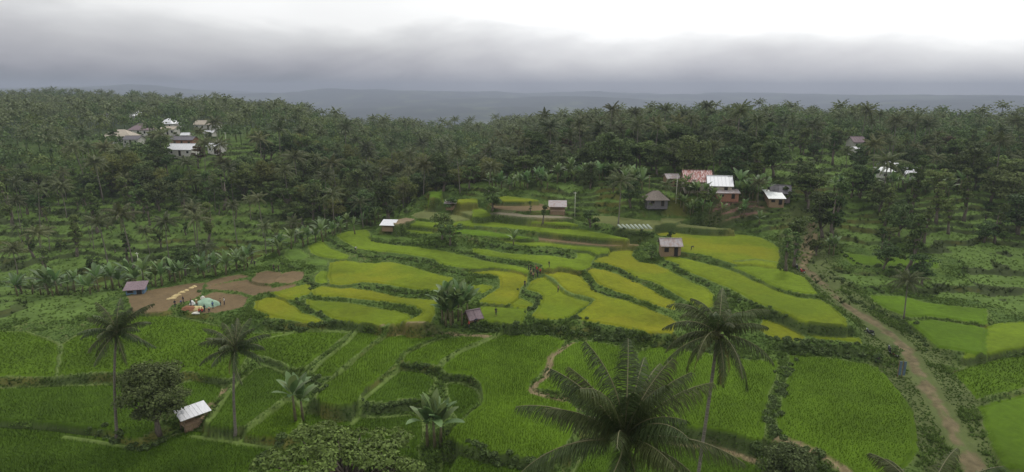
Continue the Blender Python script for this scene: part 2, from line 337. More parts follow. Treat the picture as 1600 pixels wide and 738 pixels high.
for x in (-300,-50,150): CPT+=[(x,430,-5),(x,400,-3),(x,350,1),(x,320,4.5),(x,300,7),(x,270,10.5),(x,240,14),(x,200,20),(x,165,27),(x,152,33)]
CPT+=[(280,400,-3),(280,350,2),(280,320,5),(280,290,9),(280,262,12.5),(280,240,15),(280,215,18),(280,195,21),(280,170,26),(280,158,31)]
CPT+=[(400,388,-2),(400,350,2.5),(400,320,6),(400,290,9.5),(400,260,13),(400,240,15.5),(400,215,18.5),(400,190,21),(400,172,26)]
CPT+=[(500,350,1),(520,318,6),(500,290,8),(500,250,12),(500,215,16),(500,190,19)]
CPT+=[(600,320,2),(600,290,3.5),(600,260,7),(600,230,11),(600,210,12)]
CPT+=[(740,260,8),(740,230,9.5),(740,212,8),(820,240,12.5),(820,212,11)]
CPT+=[(900,285,13),(900,270,14),(900,250,15),(900,220,15.5),(900,200,14)]
CPT+=[(1020,320,11.5),(1100,320,11.8),(1100,300,13),(1100,270,15.5),(1100,240,18),(1100,215,20),(1100,190,21),(1100,175,21.5)]
CPT+=[(1200,345,9.6),(1220,320,11.5),(1250,290,14),(1250,260,16.5),(1250,230,18.5),(1250,200,19.5),(1250,180,19)]
for x in (1450,1650,1850): CPT+=[(x,480,2.2),(x,440,4),(x,400,5.8),(x,350,9),(x,300,12),(x,270,14),(x,240,16),(x,200,17),(x,182,17)]
CPT+=[(1330,440,4.6),(1330,400,6.6),(1330,350,9.4),(1330,310,12)]
CP=np.array([W(c[0],c[1],LV(c[2])) for c in CPT if not(c[1]<188 and c[0]!=99)]+TRACK)
CP=np.vstack([CP,[[-60,10,-2],[0,10,-2],[60,10,-2],[0,-60,-2],[-150,-40,-2],[150,-40,-2]]])
def warp(X,Y):
    r=np.hypot(X,Y); return np.stack([np.arctan2(X,Y)*2.2,np.log(r+12)*2.2],-1)
cw=warp(CP[:,0],CP[:,1]); D=np.linalg.norm(cw[:,None]-cw[None],axis=2)
n=len(CP); A=np.zeros((n+3,n+3)); A[:n,:n]=-D-np.eye(n)*-.004
A[:n,:n]=-D+np.eye(n)*.01*-1
A[:n,n]=1;A[:n,n+1:]=cw; A[n,:n]=1;A[n+1:,:n]=cw.T
sol=np.linalg.solve(A,np.concatenate([CP[:,2],np.zeros(3)]))
def rbf(X,Y):
    sh=X.shape; q=warp(X.ravel(),Y.ravel()); out=np.empty(len(q))
    for i in range(0,len(q),40000):
        s=q[i:i+40000]; d=np.sqrt(((s[:,None]-cw[None])**2).sum(2)); out[i:i+40000]=-d@sol[:n]+sol[n]+s@sol[n+1:]
    return out.reshape(sh)
azs=np.concatenate([np.linspace(-180,-50,60)[:-1],np.linspace(-50,-40,60)[:-1],np.linspace(-40,40,880),np.linspace(40,50,60)[1:],np.linspace(50,180,60)[1:]])
rs=[2.,8,16,24,32,38,44]
while rs[-1]<9000:
    r=rs[-1]; rs.append(r+(.32 if r<120 else .32+(r-120)*.0035 if r<230 else .7+(r-230)*.016 if r<1000 else r*.013+2))
rs=np.array(rs); AZ,RR=np.meshgrid(np.radians(azs),rs); X=RR*np.sin(AZ); Y=RR*np.cos(AZ)
def crest(az):   # distance and ground height of the wooded crest by azimuth
    px=np.tan(az)*F*cp+800
    k=[-400,144,250,400,500,560,650,750,830,950,1000,1200,1450,2000]
    Dc=np.interp(px,k,[745,745,700,600,520,480,450,450,450,450,450,520,560,560])
    ys=np.interp(px,k,[144,144,148,158,177,190,197,195,187,178,173,175,180,180])
    return Dc,40-(ys-141)/F*Dc-10
# coarse rbf then bilinear (the surface is smooth)
ci=np.unique(np.concatenate([np.arange(0,len(rs),4),[len(rs)-1]])); cj=np.unique(np.concatenate([np.arange(0,len(azs),4),[len(azs)-1]]))
Zc=rbf(X[np.ix_(ci,cj)],Y[np.ix_(ci,cj)])
def up2(Zc,ci,cj,ni,nj):
    t=np.empty((ni,len(cj)))
    for k in range(len(cj)): t[:,k]=np.interp(np.arange(ni),ci,Zc[:,k])
    o=np.empty((ni,nj))
    for k in range(ni): o[k]=np.interp(np.arange(nj),cj,t[k])
    return o
Z=up2(Zc,ci,cj,*X.shape)
Zn=Z.copy()
Dc,Zcr=crest(AZ)
far=np.interp(RR,[0,400,900,1500,2600,4200,6000,7600,9000],[10,-10,-50,-85,-105,-80,-35,-6,-20])+62*sstep(-.12,-.5,AZ)*sstep(4500,7000,RR)
far=far+ (fbm(X/900,Y/900,3)-.5)*np.interp(RR,[700,2500,6000],[10,60,85])+(fbm(X/1700+5,Y/2500,9)-.5)*np.interp(RR,[3000,7000],[30,190])
kc=sstep(.72,1.0,RR/Dc); Z=Z*(1-kc)+Zcr*kc; k=sstep(1.02,1.7,RR/Dc)
Zb=Z+(fbm(X/14,Y/14,1)-.5)*1.2*sstep(150,220,RR)+(fbm(X/40,Y/40,2)-.5)*3*sstep(260,420,RR)
Zb=Zb*(1-k)+far*k
# stepped hillsides (terraces) outside of the traced fields
def terr(Zb,s,X,Y,amt):
    w=Zb+(fbm(X/16,Y/16,4)-.5)*2.6+(fbm(X/5,Y/5,14)-.5)*.5
    f=w/s; fl=np.floor(f); fr=f-fl
    return Zb+amt*((fl+sstep(.72,1.,fr))*s-w), fr
PX,PY=proj(X,np.maximum(Y,1),Zb)
tmask=sstep(330,280,RR)*sstep(100,120,RR)*(Y>0)
Zt,fr=terr(Zb,1.1,X,Y,.95)
tmask=tmask*sstep(.3,.5,fbm(X/30,Y/30,77)+.12)
Zt=Zb*(1-tmask)+Zt*tmask
# fields
wsum=np.full(X.shape,1/3.2**3); wz=Zt/3.2**3; dmin=np.full(X.shape,1e3); fid=np.full(X.shape,-1); fz=np.full(X.shape,-99.); din=np.zeros(X.shape)
for i,(lev,col,rh,P) in enumerate(polys):
    x0,y0=P.min(0)-8; x1,y1=P.max(0)+8
    m=(X>x0)&(X<x1)&(Y>y0)&(Y<y1); xs=X[m];ys=Y[m]
    wx=(vn(xs/1.7,ys/1.7,21)-.5)*.3; wy=(vn(xs/1.7,ys/1.7,22)-.5)*.3
    d=segd(xs+wx,ys+wy,P,True); ins=inside(xs+wx,ys+wy,P)|(d<(.5 if rh==0 else .3 if col[0]>.06 else .05))
    w=1/np.maximum(d,.12)**3; w[ins|(d>9)]=0
    wsum[m]+=w; wz[m]+=w*lev
    dm=dmin[m]; dmin[m]=np.minimum(dm,np.where(ins,0,d))
    f=fz[m]; g=fid[m]; q=ins&(lev>f); g[q]=i; f[q]=lev; fid[m]=g; fz[m]=f; di=din[m]; di[q]=d[q]; din[m]=di
gap=fid<0
Zg=wz/wsum
TP=np.array(TRACK); td=np.full(X.shape,1e3); m=(RR<260)&(RR>25)&(X>0); td[m]=segd(X[m],Y[m],TP[:,:2],False)
Zg=Zg+.3*np.exp(-(dmin/.55)**2)*(dmin<3)
Zg=Zg+(fbm(X/1.3,Y/1.3,6)-.5)*.5*sstep(.2,.8,dmin)*(RR<300)*sstep(1.5,4,td)
tw=sstep(7,2.5,td)*gap
Zg=Zg*(1-tw)+Zn*tw-.12*np.exp(-((td-.75)/.35)**2)*tw
ZZ=np.where(gap,Zg,fz)
drr=np.diff(rs)
for i in range(1,len(rs)):        # banks slump: no riser steeper than about 55 degrees towards the camera side
    if rs[i]<46 or rs[i]>240: continue
    lim_=ZZ[i-1]+drr[i-1]*(1.35+.5*vn(X[i]/2.5,Y[i]/2.5,91)); q=(ZZ[i]>lim_)&(~((td[i]<5)))
    ZZ[i]=np.where(q,lim_,ZZ[i])
cut=(fid>=0)&(ZZ<fz-.12); gap=gap|cut; dmin=np.where(cut,.3,dmin); fid=np.where(cut,-1,fid)
# colours (material of the ground itself)
FC=np.array([p[1] for p in polys]+[(0,0,0)])
n1=fbm(X/9,Y/9,31)[...,None]; n2=fbm(X/2.2,Y/2.2,33)[...,None]; n3=fbm(X/.7,Y/.7,35,3)[...,None]
C=FC[fid]*(.6+.8*n1)*(.82+.36*n3)*(.9+.2*n2)
yel=sstep(.48,.68,fbm(X/13+4,Y/13,41))[...,None]
isg=((FC[fid][...,1]>FC[fid][...,0]*1.0)&(FC[fid][...,1]>.15))[...,None]
isg=isg&((FC[fid][...,0]>.1)[...,None])
yg2=sstep(.42,.62,fbm(X/17+9,Y/17,42))[...,None]; C=np.where(isg,C*(1-.45*yel)+np.array([.2,.185,.01])*.45*yel,C); C=np.where(isg,C*(1-.4*yg2)+np.array([.08,.13,.008])*.4*yg2,C)
bank=np.array([.04,.075,.016])*(1-n2)+np.array([.1,.15,.03])*n2
bank=bank+(np.array([.15,.11,.06])-bank)*sstep(.62,.78,n3*.6+n1*.4)*.5
edge=sstep(.9,.2,dmin)[...,None]*.5; bank=bank*(1-edge)+np.array([.13,.165,.05])*edge
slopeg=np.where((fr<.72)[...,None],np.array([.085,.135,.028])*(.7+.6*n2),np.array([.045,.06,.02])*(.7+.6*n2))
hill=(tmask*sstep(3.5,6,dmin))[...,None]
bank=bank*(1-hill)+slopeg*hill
forest=(sstep(300,420,RR))[...,None]; bank=bank*(1-forest)+np.array([.03,.042,.018])*(.6+.8*n1)*forest
ff=sstep(1500,2600,RR)[...,None]; nf=fbm(X/160,Y/420,51)[...,None]; bank=bank*(1-ff)+(np.array([.022,.032,.02])*(.5+nf)+np.array([.035,.04,.012])*sstep(.55,.7,nf))*ff
trk=np.interp(RR,[58,80],[.45,.8])[...,None]*(sstep(.85,.2,np.abs(td-.25)+(n2[...,0]-.5)*2.4))[...,None]; verge=(sstep(8,4.5,td))[...,None]
bank=bank*(1-verge)+(np.array([.08,.1,.032])*(.7+.6*n2))*verge
bank=bank*(1-trk)+(np.array([.14,.107,.062])*(.5+1.*n3))*trk
# bare brown yard below the houses and a footpath climbing behind the track
yd=sstep(9,5,np.hypot((PX-1150)/7,(PY-322)/2))[...,None]*gap[...,None]; bank=bank*(1-yd)+np.array([.16,.09,.07])*(.6+.8*n3)*yd
sl_=np.abs(np.gradient(ZZ,axis=0)/np.gradient(rs)[:,None]); steep=(sstep(.35,.9,sl_)*(RR<240))[...,None]*(td>4)[...,None]
face=np.array([.05,.07,.022])*(.5+n2)+(np.array([.13,.1,.055])-.05)*sstep(.5,.72,n1)*.8
C=np.where(gap[...,None],bank,C)
pd=np.full(X.shape,1e3)
for lv,pp_ in [(.6,"C3 375,48 320,80 272,120 262,160 240,230 185,262 172,285 190,305 260,318 380,338"),(.3,"C3 905,505 1000,520 1130,530 1280,580 1330,600"),(.3,"C5 60,545 150,570 250,612 350,668 430,720 500,790"),(1.2,"P 600,514 660,513 720,516 770,520"),(8.2,"B6 330,560 390,500 440,420 430,370"),(-.6,"P 318,645 330,632 345,622 350,608")]:
    Pq=np.array([W(a,b,lv)[:2] for a,b in pts(pp_)]); mm=(X>Pq[:,0].min()-3)&(X<Pq[:,0].max()+3)&(Y>Pq[:,1].min()-3)&(Y<Pq[:,1].max()+3); dq=segd(X[mm],Y[mm],Pq,False); pd[mm]=np.minimum(pd[mm],dq)
pth=(sstep(.75,.35,pd+(n3[...,0]-.5)*.6))[...,None]; C=C*(1-pth)+np.array([.2,.16,.085])*(.7+.6*n3)*pth
C=C*(1-steep*.85)+face*steep*.85
bd=np.full(X.shape,1e3)
for lv,pp_ in [(.15,"P 556,521 541,538 481,582"),(.1,"P 608,521 576,543 530,583"),(.2,"P 690,530 666,538 633,554 620,573 568,614 560,630 548,641"),(.3,"P 784,522 750,538 715,553 690,568"),(-.8,"P 369,682 405,657 440,630 462,617"),(0,"P 545,521 471,520 440,526 406,532"),(-.5,"P 361,603 354,616 332,650 318,664"),(-1.2,"P 300,675 345,681 400,690 438,693"),(-1.3,"P 100,677 150,684 215,696"),(.2,"C3 738,95 800,72 880,70"),(3.3,"B7 885,150 940,175 985,225 1035,270 1100,295 1200,315 1235,330"),(5.6,"B5 500,362 640,348 790,368")]:
    Pq=np.array([W(a,b,LV(lv))[:2] for a,b in pts(pp_)]); mm=(X>Pq[:,0].min()-3)&(X<Pq[:,0].max()+3)&(Y>Pq[:,1].min()-3)&(Y<Pq[:,1].max()+3); bd[mm]=np.minimum(bd[mm],segd(X[mm],Y[mm],Pq,False))
bdm=sstep(.5,.2,bd+(n3[...,0]-.5)*.4)[...,None]; C=C*(1-bdm)+np.array([.105,.15,.035])*(.6+.8*n3)*bdm
ZZ=ZZ+.3*np.exp(-(bd/.4)**2); din=np.where(bd<.55,0,din); fid=np.where(bd<.5,-1,fid)
RHT=np.array([p[2] for p in polys]+[0])[fid]; crop=(fid>=0)&(RHT>0)
ZZ=ZZ+crop*(RHT*np.where(RR<0,0,.55)*sstep(.0,.35,din)*(.85+.3*n3[...,0]))
nr,na=X.shape
idx=np.arange(nr*na).reshape(nr,na)
Q=np.stack([idx[:-1,:-1],idx[:-1,1:],idx[1:,1:],idx[1:,:-1]],-1).reshape(-1,4)
V=np.stack([X,Y,ZZ],-1).reshape(-1,3)
cen=len(V); V=np.vstack([V,[[0,0,ZZ[0].mean()]]])
Tc=np.array([[cen,j+1,j] for j in range(na-1)])
me=npmesh('ground',V,Q,Tc,M['ground'],True,col=np.vstack([C.reshape(-1,3),C[0,:1]]))
g=ob('ground',me); tag(g,kind='structure')
lr=np.arange(nr)
def gz(x,y):
    x=np.asarray(x,float);y=np.asarray(y,float); r=np.hypot(x,y); a=np.degrees(np.arctan2(x,y))
    i=np.clip(np.interp(r,rs,lr),0,nr-1.001); j=np.clip(np.interp(a,azs,np.arange(na)),0,na-1.001)
    i0=i.astype(int);j0=j.astype(int);fi=i-i0;fj=j-j0
    return (ZZ[i0,j0]*(1-fj)+ZZ[i0,j0+1]*fj)*(1-fi)+(ZZ[i0+1,j0]*(1-fj)+ZZ[i0+1,j0+1]*fj)*fi
def near(x,y,arr):
    r=np.hypot(x,y); a=np.degrees(np.arctan2(x,y)); i=np.clip(np.round(np.interp(r,rs,lr)),0,nr-1).astype(int); j=np.clip(np.round(np.interp(a,azs,np.arange(na))),0,na-1).astype(int)
    return arr[i,j]
def hit(px,py,tmin=25):
    d=np.array(ray(px,py)); t=np.concatenate([np.arange(tmin,320,.4),np.arange(320,1500,3)])
    x=d[0]*t;y=d[1]*t;z=CH+d[2]*t; b=z<gz(x,y); k=np.argmax(b) if b.any() else len(t)-1
    t=t[k]; x,y=d[0]*t,d[1]*t; return np.array([x,y,float(gz(x,y))])
def at(px,py,Yw):                      # point on the ray at forward distance Yw
    d=ray(px,py); t=Yw/d[1]; return np.array([d[0]*t,Yw,CH+d[2]*t])
# ------------------------------------------------------------------ leaves
def unit(v): return v/(np.linalg.norm(v,axis=-1,keepdims=True)+1e-9)
def cards(c,nrm,size,asp=.6,jit=.35,rg=rng):
    n=len(c); nrm=unit(nrm); a=unit(np.cross(nrm,rg.normal(size=(n,3)))); b=np.cross(nrm,a)
    s=(size*(1+jit*rg.uniform(-1,1,n)))[:,None]
    V=np.stack([c-a*s,c+b*s*asp-a*s*.1,c+a*s,c-b*s*asp-a*s*.1],1).reshape(-1,3)
    return V,np.arange(n*4).reshape(n,4)
def blob(rg,c,r,n,size,asp=.6,updir=.35):
    d=unit(rg.normal(size=(n,3))); d[:,2]=np.abs(d[:,2])*.85+d[:,2]*.15; d=unit(d)
    rr=rg.uniform(.6,1.08,n)[:,None]
    p=np.array(c)+d*rr*np.array(r)
    return cards(p,d+rg.normal(size=(n,3))*.55+[0,0,updir],size,asp,rg=rg)
def broadleaf(seed,H,Rw,ncl,nl,size,form='round'):
    rg=np.random.default_rng(seed); cr=MB(); tr=MB()
    base=H*(.2 if form not in('flat','spray') else .3 if form=='flat' else .5); tops=[]
    for k in range(ncl):
        a=rg.uniform(0,6.283); q=rg.uniform(0,1)**.5
        if form=='round': z=base+(H-base)*rg.uniform(.12,.93); w=math.sqrt(max(.05,1-((z-base)/(H-base)*2-.95)**2)); p=[Rw*.78*w*q*math.cos(a),Rw*.78*w*q*math.sin(a),z]; r=Rw*rg.uniform(.26,.42)
        elif form=='tall': z=base+(H-base)*rg.uniform(.05,.95); w=.55+.45*math.sin(z*2.1+seed); p=[Rw*.6*w*q*math.cos(a),Rw*.6*w*q*math.sin(a),z]; r=Rw*rg.uniform(.3,.5)
        elif form=='flat': z=base+(H-base)*rg.uniform(.3,.95); p=[Rw*.85*q*math.cos(a),Rw*.85*q*math.sin(a),z]; r=Rw*rg.uniform(.2,.34)
        elif form=='bamboo': z=base*.6+(H-base)*rg.uniform(.2,1)*(1-.35*q*q); p=[Rw*.8*q*math.cos(a),Rw*.8*q*math.sin(a),z]; r=Rw*rg.uniform(.22,.36)
        elif form=='spray':
            arm=k%9; a=arm*2.4+rg.normal()*.22; q=.15+.85*((k//9)+rg.uniform(0,.8))/(ncl/9); lift=.5+.5*math.sin(arm*2.1)
            z=base+(H-base)*(.25+.75*lift*(1-.45*q))+rg.normal()*.15; p=[Rw*q*math.cos(a),Rw*q*math.sin(a),z]; r=Rw*rg.uniform(.09,.17)
        rz=r*(.55 if form in('flat','spray') else .95 if form=='bamboo' else .72)
        cr.add(*blob(rg,p,(r,r,rz),nl,size,.6 if form!='bamboo' else .28)); tops.append((p,r))
    if form=='bamboo':
        for k in range(14):
            p=tops[k%len(tops)][0]; b=[p[0]*.25,p[1]*.25,0]; tr.tube([b,[p[0]*.45,p[1]*.45,p[2]*.6],p],[.09,.07,.03],5)
    else:
        th=H*.026+.06; lean=rg.normal(size=2)*H*.03; fork=base*1.05
        tr.tube([[0,0,-.6],[lean[0]*.4,lean[1]*.4,fork*.6],[lean[0],lean[1],fork],[lean[0]*1.4,lean[1]*1.4,H*.72]],[th*1.5,th,th*.85,th*.3],8)
        for p,r in (tops[:9] if form!='spray' else tops[9:]):
            f=rg.uniform(.7,1.3)*fork; s0=[lean[0],lean[1],min(f,p[2]*.8)]
            tr.tube([s0,[(s0[0]+p[0])/2,(s0[1]+p[1])/2,(s0[2]+p[2])/2-.1*r],p],[th*.5,th*.32,th*.1],5)
    return cr,tr
def frond(mb,rib,rg,L,e0,az,nleaf,wid,bw,droop,origin,twist=0):
    n=11; s=np.linspace(0,1,n); el=e0-droop*s**1.25; ds=L/(n-1)
    px=np.concatenate([[0],np.cumsum(np.cos(el[:-1])*ds)]); pz=np.concatenate([[0],np.cumsum(np.sin(el[:-1])*ds)])
    sw=(s**2)*twist*L; ca,sa=math.cos(az),math.sin(az)
    P=np.stack([px*ca-sw*sa,px*sa+sw*ca,pz],-1)+origin
    if rib is not None: rib.tube(P,np.linspace(.045,.008,n)*L/4.5,3 if nleaf<30 else 5,m=0,cap=False)
    t=np.linspace(.13,.99,nleaf)+rg.normal(size=nleaf)*.004; t=np.clip(t,.1,1)
    Pi=np.stack([np.interp(t,s,P[:,k]) for k in range(3)],-1); T=unit(np.stack([np.interp(t+.03,s,P[:,k])-np.interp(t-.03,s,P[:,k]) for k in range(3)],-1))
    for sd in(-1,1):
        side=unit(np.cross(T,[0,0,1.]))*sd
        ll=wid*(np.sin(np.pi*np.clip(t*.83+.14,0,1))**.55)*rg.uniform(.85,1.1,nleaf)
        dr=rg.uniform(.35,.8,nleaf)+.35*t
        d=unit(side*.85+T*(.45+.5*t[:,None])-np.array([0,0,1.])*dr[:,None]+rg.normal(size=(nleaf,3))*(.06 if nleaf<30 else .12))
        b0=Pi-T*bw/2;b1=Pi+T*bw/2; mid=Pi+d*(ll*.5)[:,None]; tip=Pi+unit(d-np.array([0,0,.35]))*ll[:,None]
        V=np.stack([b0,b1,mid+T*bw*.55,mid-T*bw*.55,tip+T*bw*.12,tip-T*bw*.12],1).reshape(-1,3)
        o=np.arange(nleaf)[:,None]*6
        mb.add(V,np.concatenate([o+[0,1,2,3],o+[3,2,4,5]]))
def palm(seed,H,L=4.6,nf=22,nleaf=20,bw=.17,trunk=True):
    rg=np.random.default_rng(seed); cr=MB(); rb=MB(); tr=MB(); top=np.array([H*.06*math.cos(seed),H*.06*math.sin(seed),H])
    for k in range(nf):
        e=R(78)-R(105)*(k/nf)**.9+rg.normal()*.1; frond(cr,rb,rg,L*rg.uniform(.85,1.08)*(.8+.2*min(1,k/4)),e,k*2.399+rg.normal()*.2,nleaf,.95,bw,R(60)+rg.uniform(-.2,.3),top+[0,0,.1],rg.normal()*.08)
    for k in range(7): cr.sphere(top+[.25*math.cos(k),.25*math.sin(k),-.15],.14,nu=6,nv=4)
    z=np.linspace(0,1,7); tr.tube(np.stack([top[0]*z**1.6,top[1]*z**1.6,-.6+(H+.6)*z],-1),np.interp(z,[0,.08,.2,1],[.26,.19,.15,.11]),7)
    V=np.concatenate(rb.V); cr.add(V,np.concatenate(rb.Q),m=1)
    return cr,tr
def banana_leaf(mb,rg,L,e0,az,origin,w=.26,droop=1.1):
    n=8; s=np.linspace(0,1,n); el=e0-droop*s**1.5; ds=L/(n-1)
    px=np.concatenate([[0],np.cumsum(np.cos(el[:-1])*ds)]); pz=np.concatenate([[0],np.cumsum(np.sin(el[:-1])*ds)])
    c=np.stack([px*math.cos(az),px*math.sin(az),pz],-1)+origin; side=np.array([-math.sin(az),math.cos(az),0])
    ww=w*np.array([.08,.12,.75,1,1,.9,.65,.12])*(L/1.9); up=.35
    Vl=c+side*ww[:,None]+np.array([0,0,1])*ww[:,None]*up*rg.uniform(-.2,1); Vr=c-side*ww[:,None]+np.array([0,0,1])*ww[:,None]*up*rg.uniform(-.2,1)
    V=np.concatenate([Vl,c,Vr]); Q=[[i,i+1,n+i+1,n+i] for i in range(n-1)]+[[n+i,n+i+1,2*n+i+1,2*n+i] for i in range(n-1)]
    mb.add(V,Q)
def banana(seed,H,nl=9,Lr=(1.9,2.9),low=16):
    rg=np.random.default_rng(seed); cr=MB(); st=MB(); leaves=[]
    top=np.array([rg.normal()*.1,rg.normal()*.1,H])
    st.tube([[0,0,-.4],[top[0]*.5,top[1]*.5,H*.5],top],[.16,.13,.08],8)
    for k in range(nl):
        one=MB(); e=R(88)-R(88-low)*(k/nl)+rg.normal()*.1; Lf=rg.uniform(*Lr); a=k*2.4+rg.normal()*.3; dr=rg.uniform(.8,1.5)
        for b in(one,): banana_leaf(b,rg,Lf,e,a,top,droop=dr*.7)
        leaves.append(one); cr.add(np.concatenate(one.V),np.concatenate(one.Q))
    return cr,st,leaves
def sub(b,name,m,smooth=False): return b.mesh(name,m,smooth)
# prototypes (mesh data only; copies share it)
PAL=[]
for i,(H,nf_,L_) in enumerate([(9,22,4.4),(11,17,4.8),(12.5,24,4.6),(14,15,4.2),(10,19,5),(13,20,4.3),(11.5,13,4.5),(8,18,4.7)]):
    c,t=palm(11+i,H,L_,nf_); PAL.append((sub(c,'palm_crown',[M['palm' if i%3 else 'palm_pale'],M['rib']]),sub(t,'palm_trunk',M['palmbark'],True)))
TRE={}
def mk(kind,specs,leaf):
    L=[]
    for sd,H,Rw,nc,nl,sz,fm in specs:
        c,t=broadleaf(sd,H,Rw,nc,nl,sz,fm); L.append((sub(c,kind+'_crown',M[leaf]),sub(t,kind+'_trunk',M['bark'],True)))
    TRE[kind]=L
mk('round',[(1,9,4.2,26,75,.3,'round'),(2,11,4.6,30,75,.32,'round'),(3,7.5,3.8,22,75,.28,'round'),(4,10,5,34,70,.32,'round')],'leaf_dark')
mk('light',[(5,8,3.8,22,70,.3,'round'),(6,10,4.2,26,70,.3,'flat'),(7,7,3.4,20,70,.27,'flat')],'leaf_mid')
mk('tall',[(8,11,2.3,22,60,.28,'tall'),(9,9,1.8,16,60,.26,'tall'),(10,12.5,2.6,24,60,.28,'tall')],'leaf_mid')
mk('bamboo',[(12,9,4.2,34,80,.36,'bamboo'),(13,10.5,4.6,38,80,.38,'bamboo')],'leaf_yel')
mk('russet',[(14,8,3.4,20,70,.3,'flat')],'leaf_red')
mk('shrub',[(15,2.6,1.7,12,60,.2,'round'),(16,3.2,1.9,14,60,.22,'round')],'leaf_mid')
mk('sapling',[(17,4.2,1.1,8,45,.2,'tall'),(18,5,1.3,9,45,.22,'tall')],'leaf_mid')
BAN=[]
for i,H in enumerate((1.3,1.8,2.2,1.5)):
    c,t,l=banana(30+i,H); BAN.append((sub(c,'banana_crown',M['banana']),sub(t,'banana_stem',M['bananastem'],True)))
# low detail versions for the uncountable far forest
def lowtree(seed,H,Rw,n,size):
    rg=np.random.default_rng(seed); c=MB()
    for k in range(5): a=k*1.3; c.add(*blob(rg,[Rw*.45*math.cos(a),Rw*.45*math.sin(a),H*(.55+.07*k)],(Rw*.6,Rw*.6,H*.28),n,size))
    c.tube([[0,0,0],[0,0,H*.6]],[.2,.1],4); return np.concatenate(c.V),np.concatenate(c.Q)
def lowpalm(seed,H):
    rg=np.random.default_rng(seed); c=MB()
    for k in range(13): frond(c,None,rg,4.6,R(70)-R(85)*(k/13),k*2.4,4,1.0,.85,1.1,np.array([0,0,H]))
    c.tube([[0,0,0],[0,0,H]],[.22,.15],4,cap=False); return np.concatenate(c.V),np.concatenate(c.Q)
def merge(name,items,proto,m,label,cat):
    Vs=[];Qs=[];n=0
    for x,y,z,a,s,k in items:
        V,Q=proto[k]; c_,s_=math.cos(a),math.sin(a)
        P=np.stack([V[:,0]*c_-V[:,1]*s_,V[:,0]*s_+V[:,1]*c_,V[:,2]],-1)*s+[x,y,z]
        Vs.append(P);Qs.append(Q+n);n+=len(P)
    if not Vs: return
    o=ob(name,npmesh(name,np.concatenate(Vs),np.concatenate(Qs),None,m)); tag(o,label,cat,kind='stuff'); return o
# ------------------------------------------------------------------ house kit
HOUSES=[]
def gable(w,d,h,hr,ov=.4,t=.09,hip=0,split=None):
    r=MB(); W2=w/2+ov; D2=d/2+ov; z0=h-ov*hr/(d/2)
    if hip:
        rx=max(W2-D2*hip,.05); V=[[-W2,-D2,z0],[W2,-D2,z0],[W2,D2,z0],[-W2,D2,z0],[-rx,0,h+hr],[rx,0,h+hr]]
        up=[[0,1,5,4],[2,3,4,5]]; T=[[1,2,5],[3,0,4]]
        V2=[[a,b,c-t] for a,b,c in V]
        r.add(V+V2,up+[[x+6 for x in q][::-1] for q in up]+[[0,6,7,1],[1,7,8,2],[2,8,9,3],[3,9,6,0]],T+[[x+6 for x in q][::-1] for q in T])
    else:
        for sg in(-1,1):
            V=[[-W2,sg*D2,z0],[W2,sg*D2,z0],[W2,0,h+hr],[-W2,0,h+hr]]; V+=[[a,b,c-t] for a,b,c in V]
            r.add(V,[[0,1,2,3],[7,6,5,4],[0,4,5,1],[1,5,6,2],[2,6,7,3],[3,7,4,0]])
            n_=int(w/.8)
            for k in range(n_+1): # corrugation ribs laid along the slope
                x=-W2+.05+(2*W2-.1)*k/max(n_,1); r.tube([[x,sg*D2,z0+.03],[x,sg*.05,h+hr+.03]],.03,4)
        r.box((0,0,h+hr+.02),(2*W2,.3,.06))
    return r
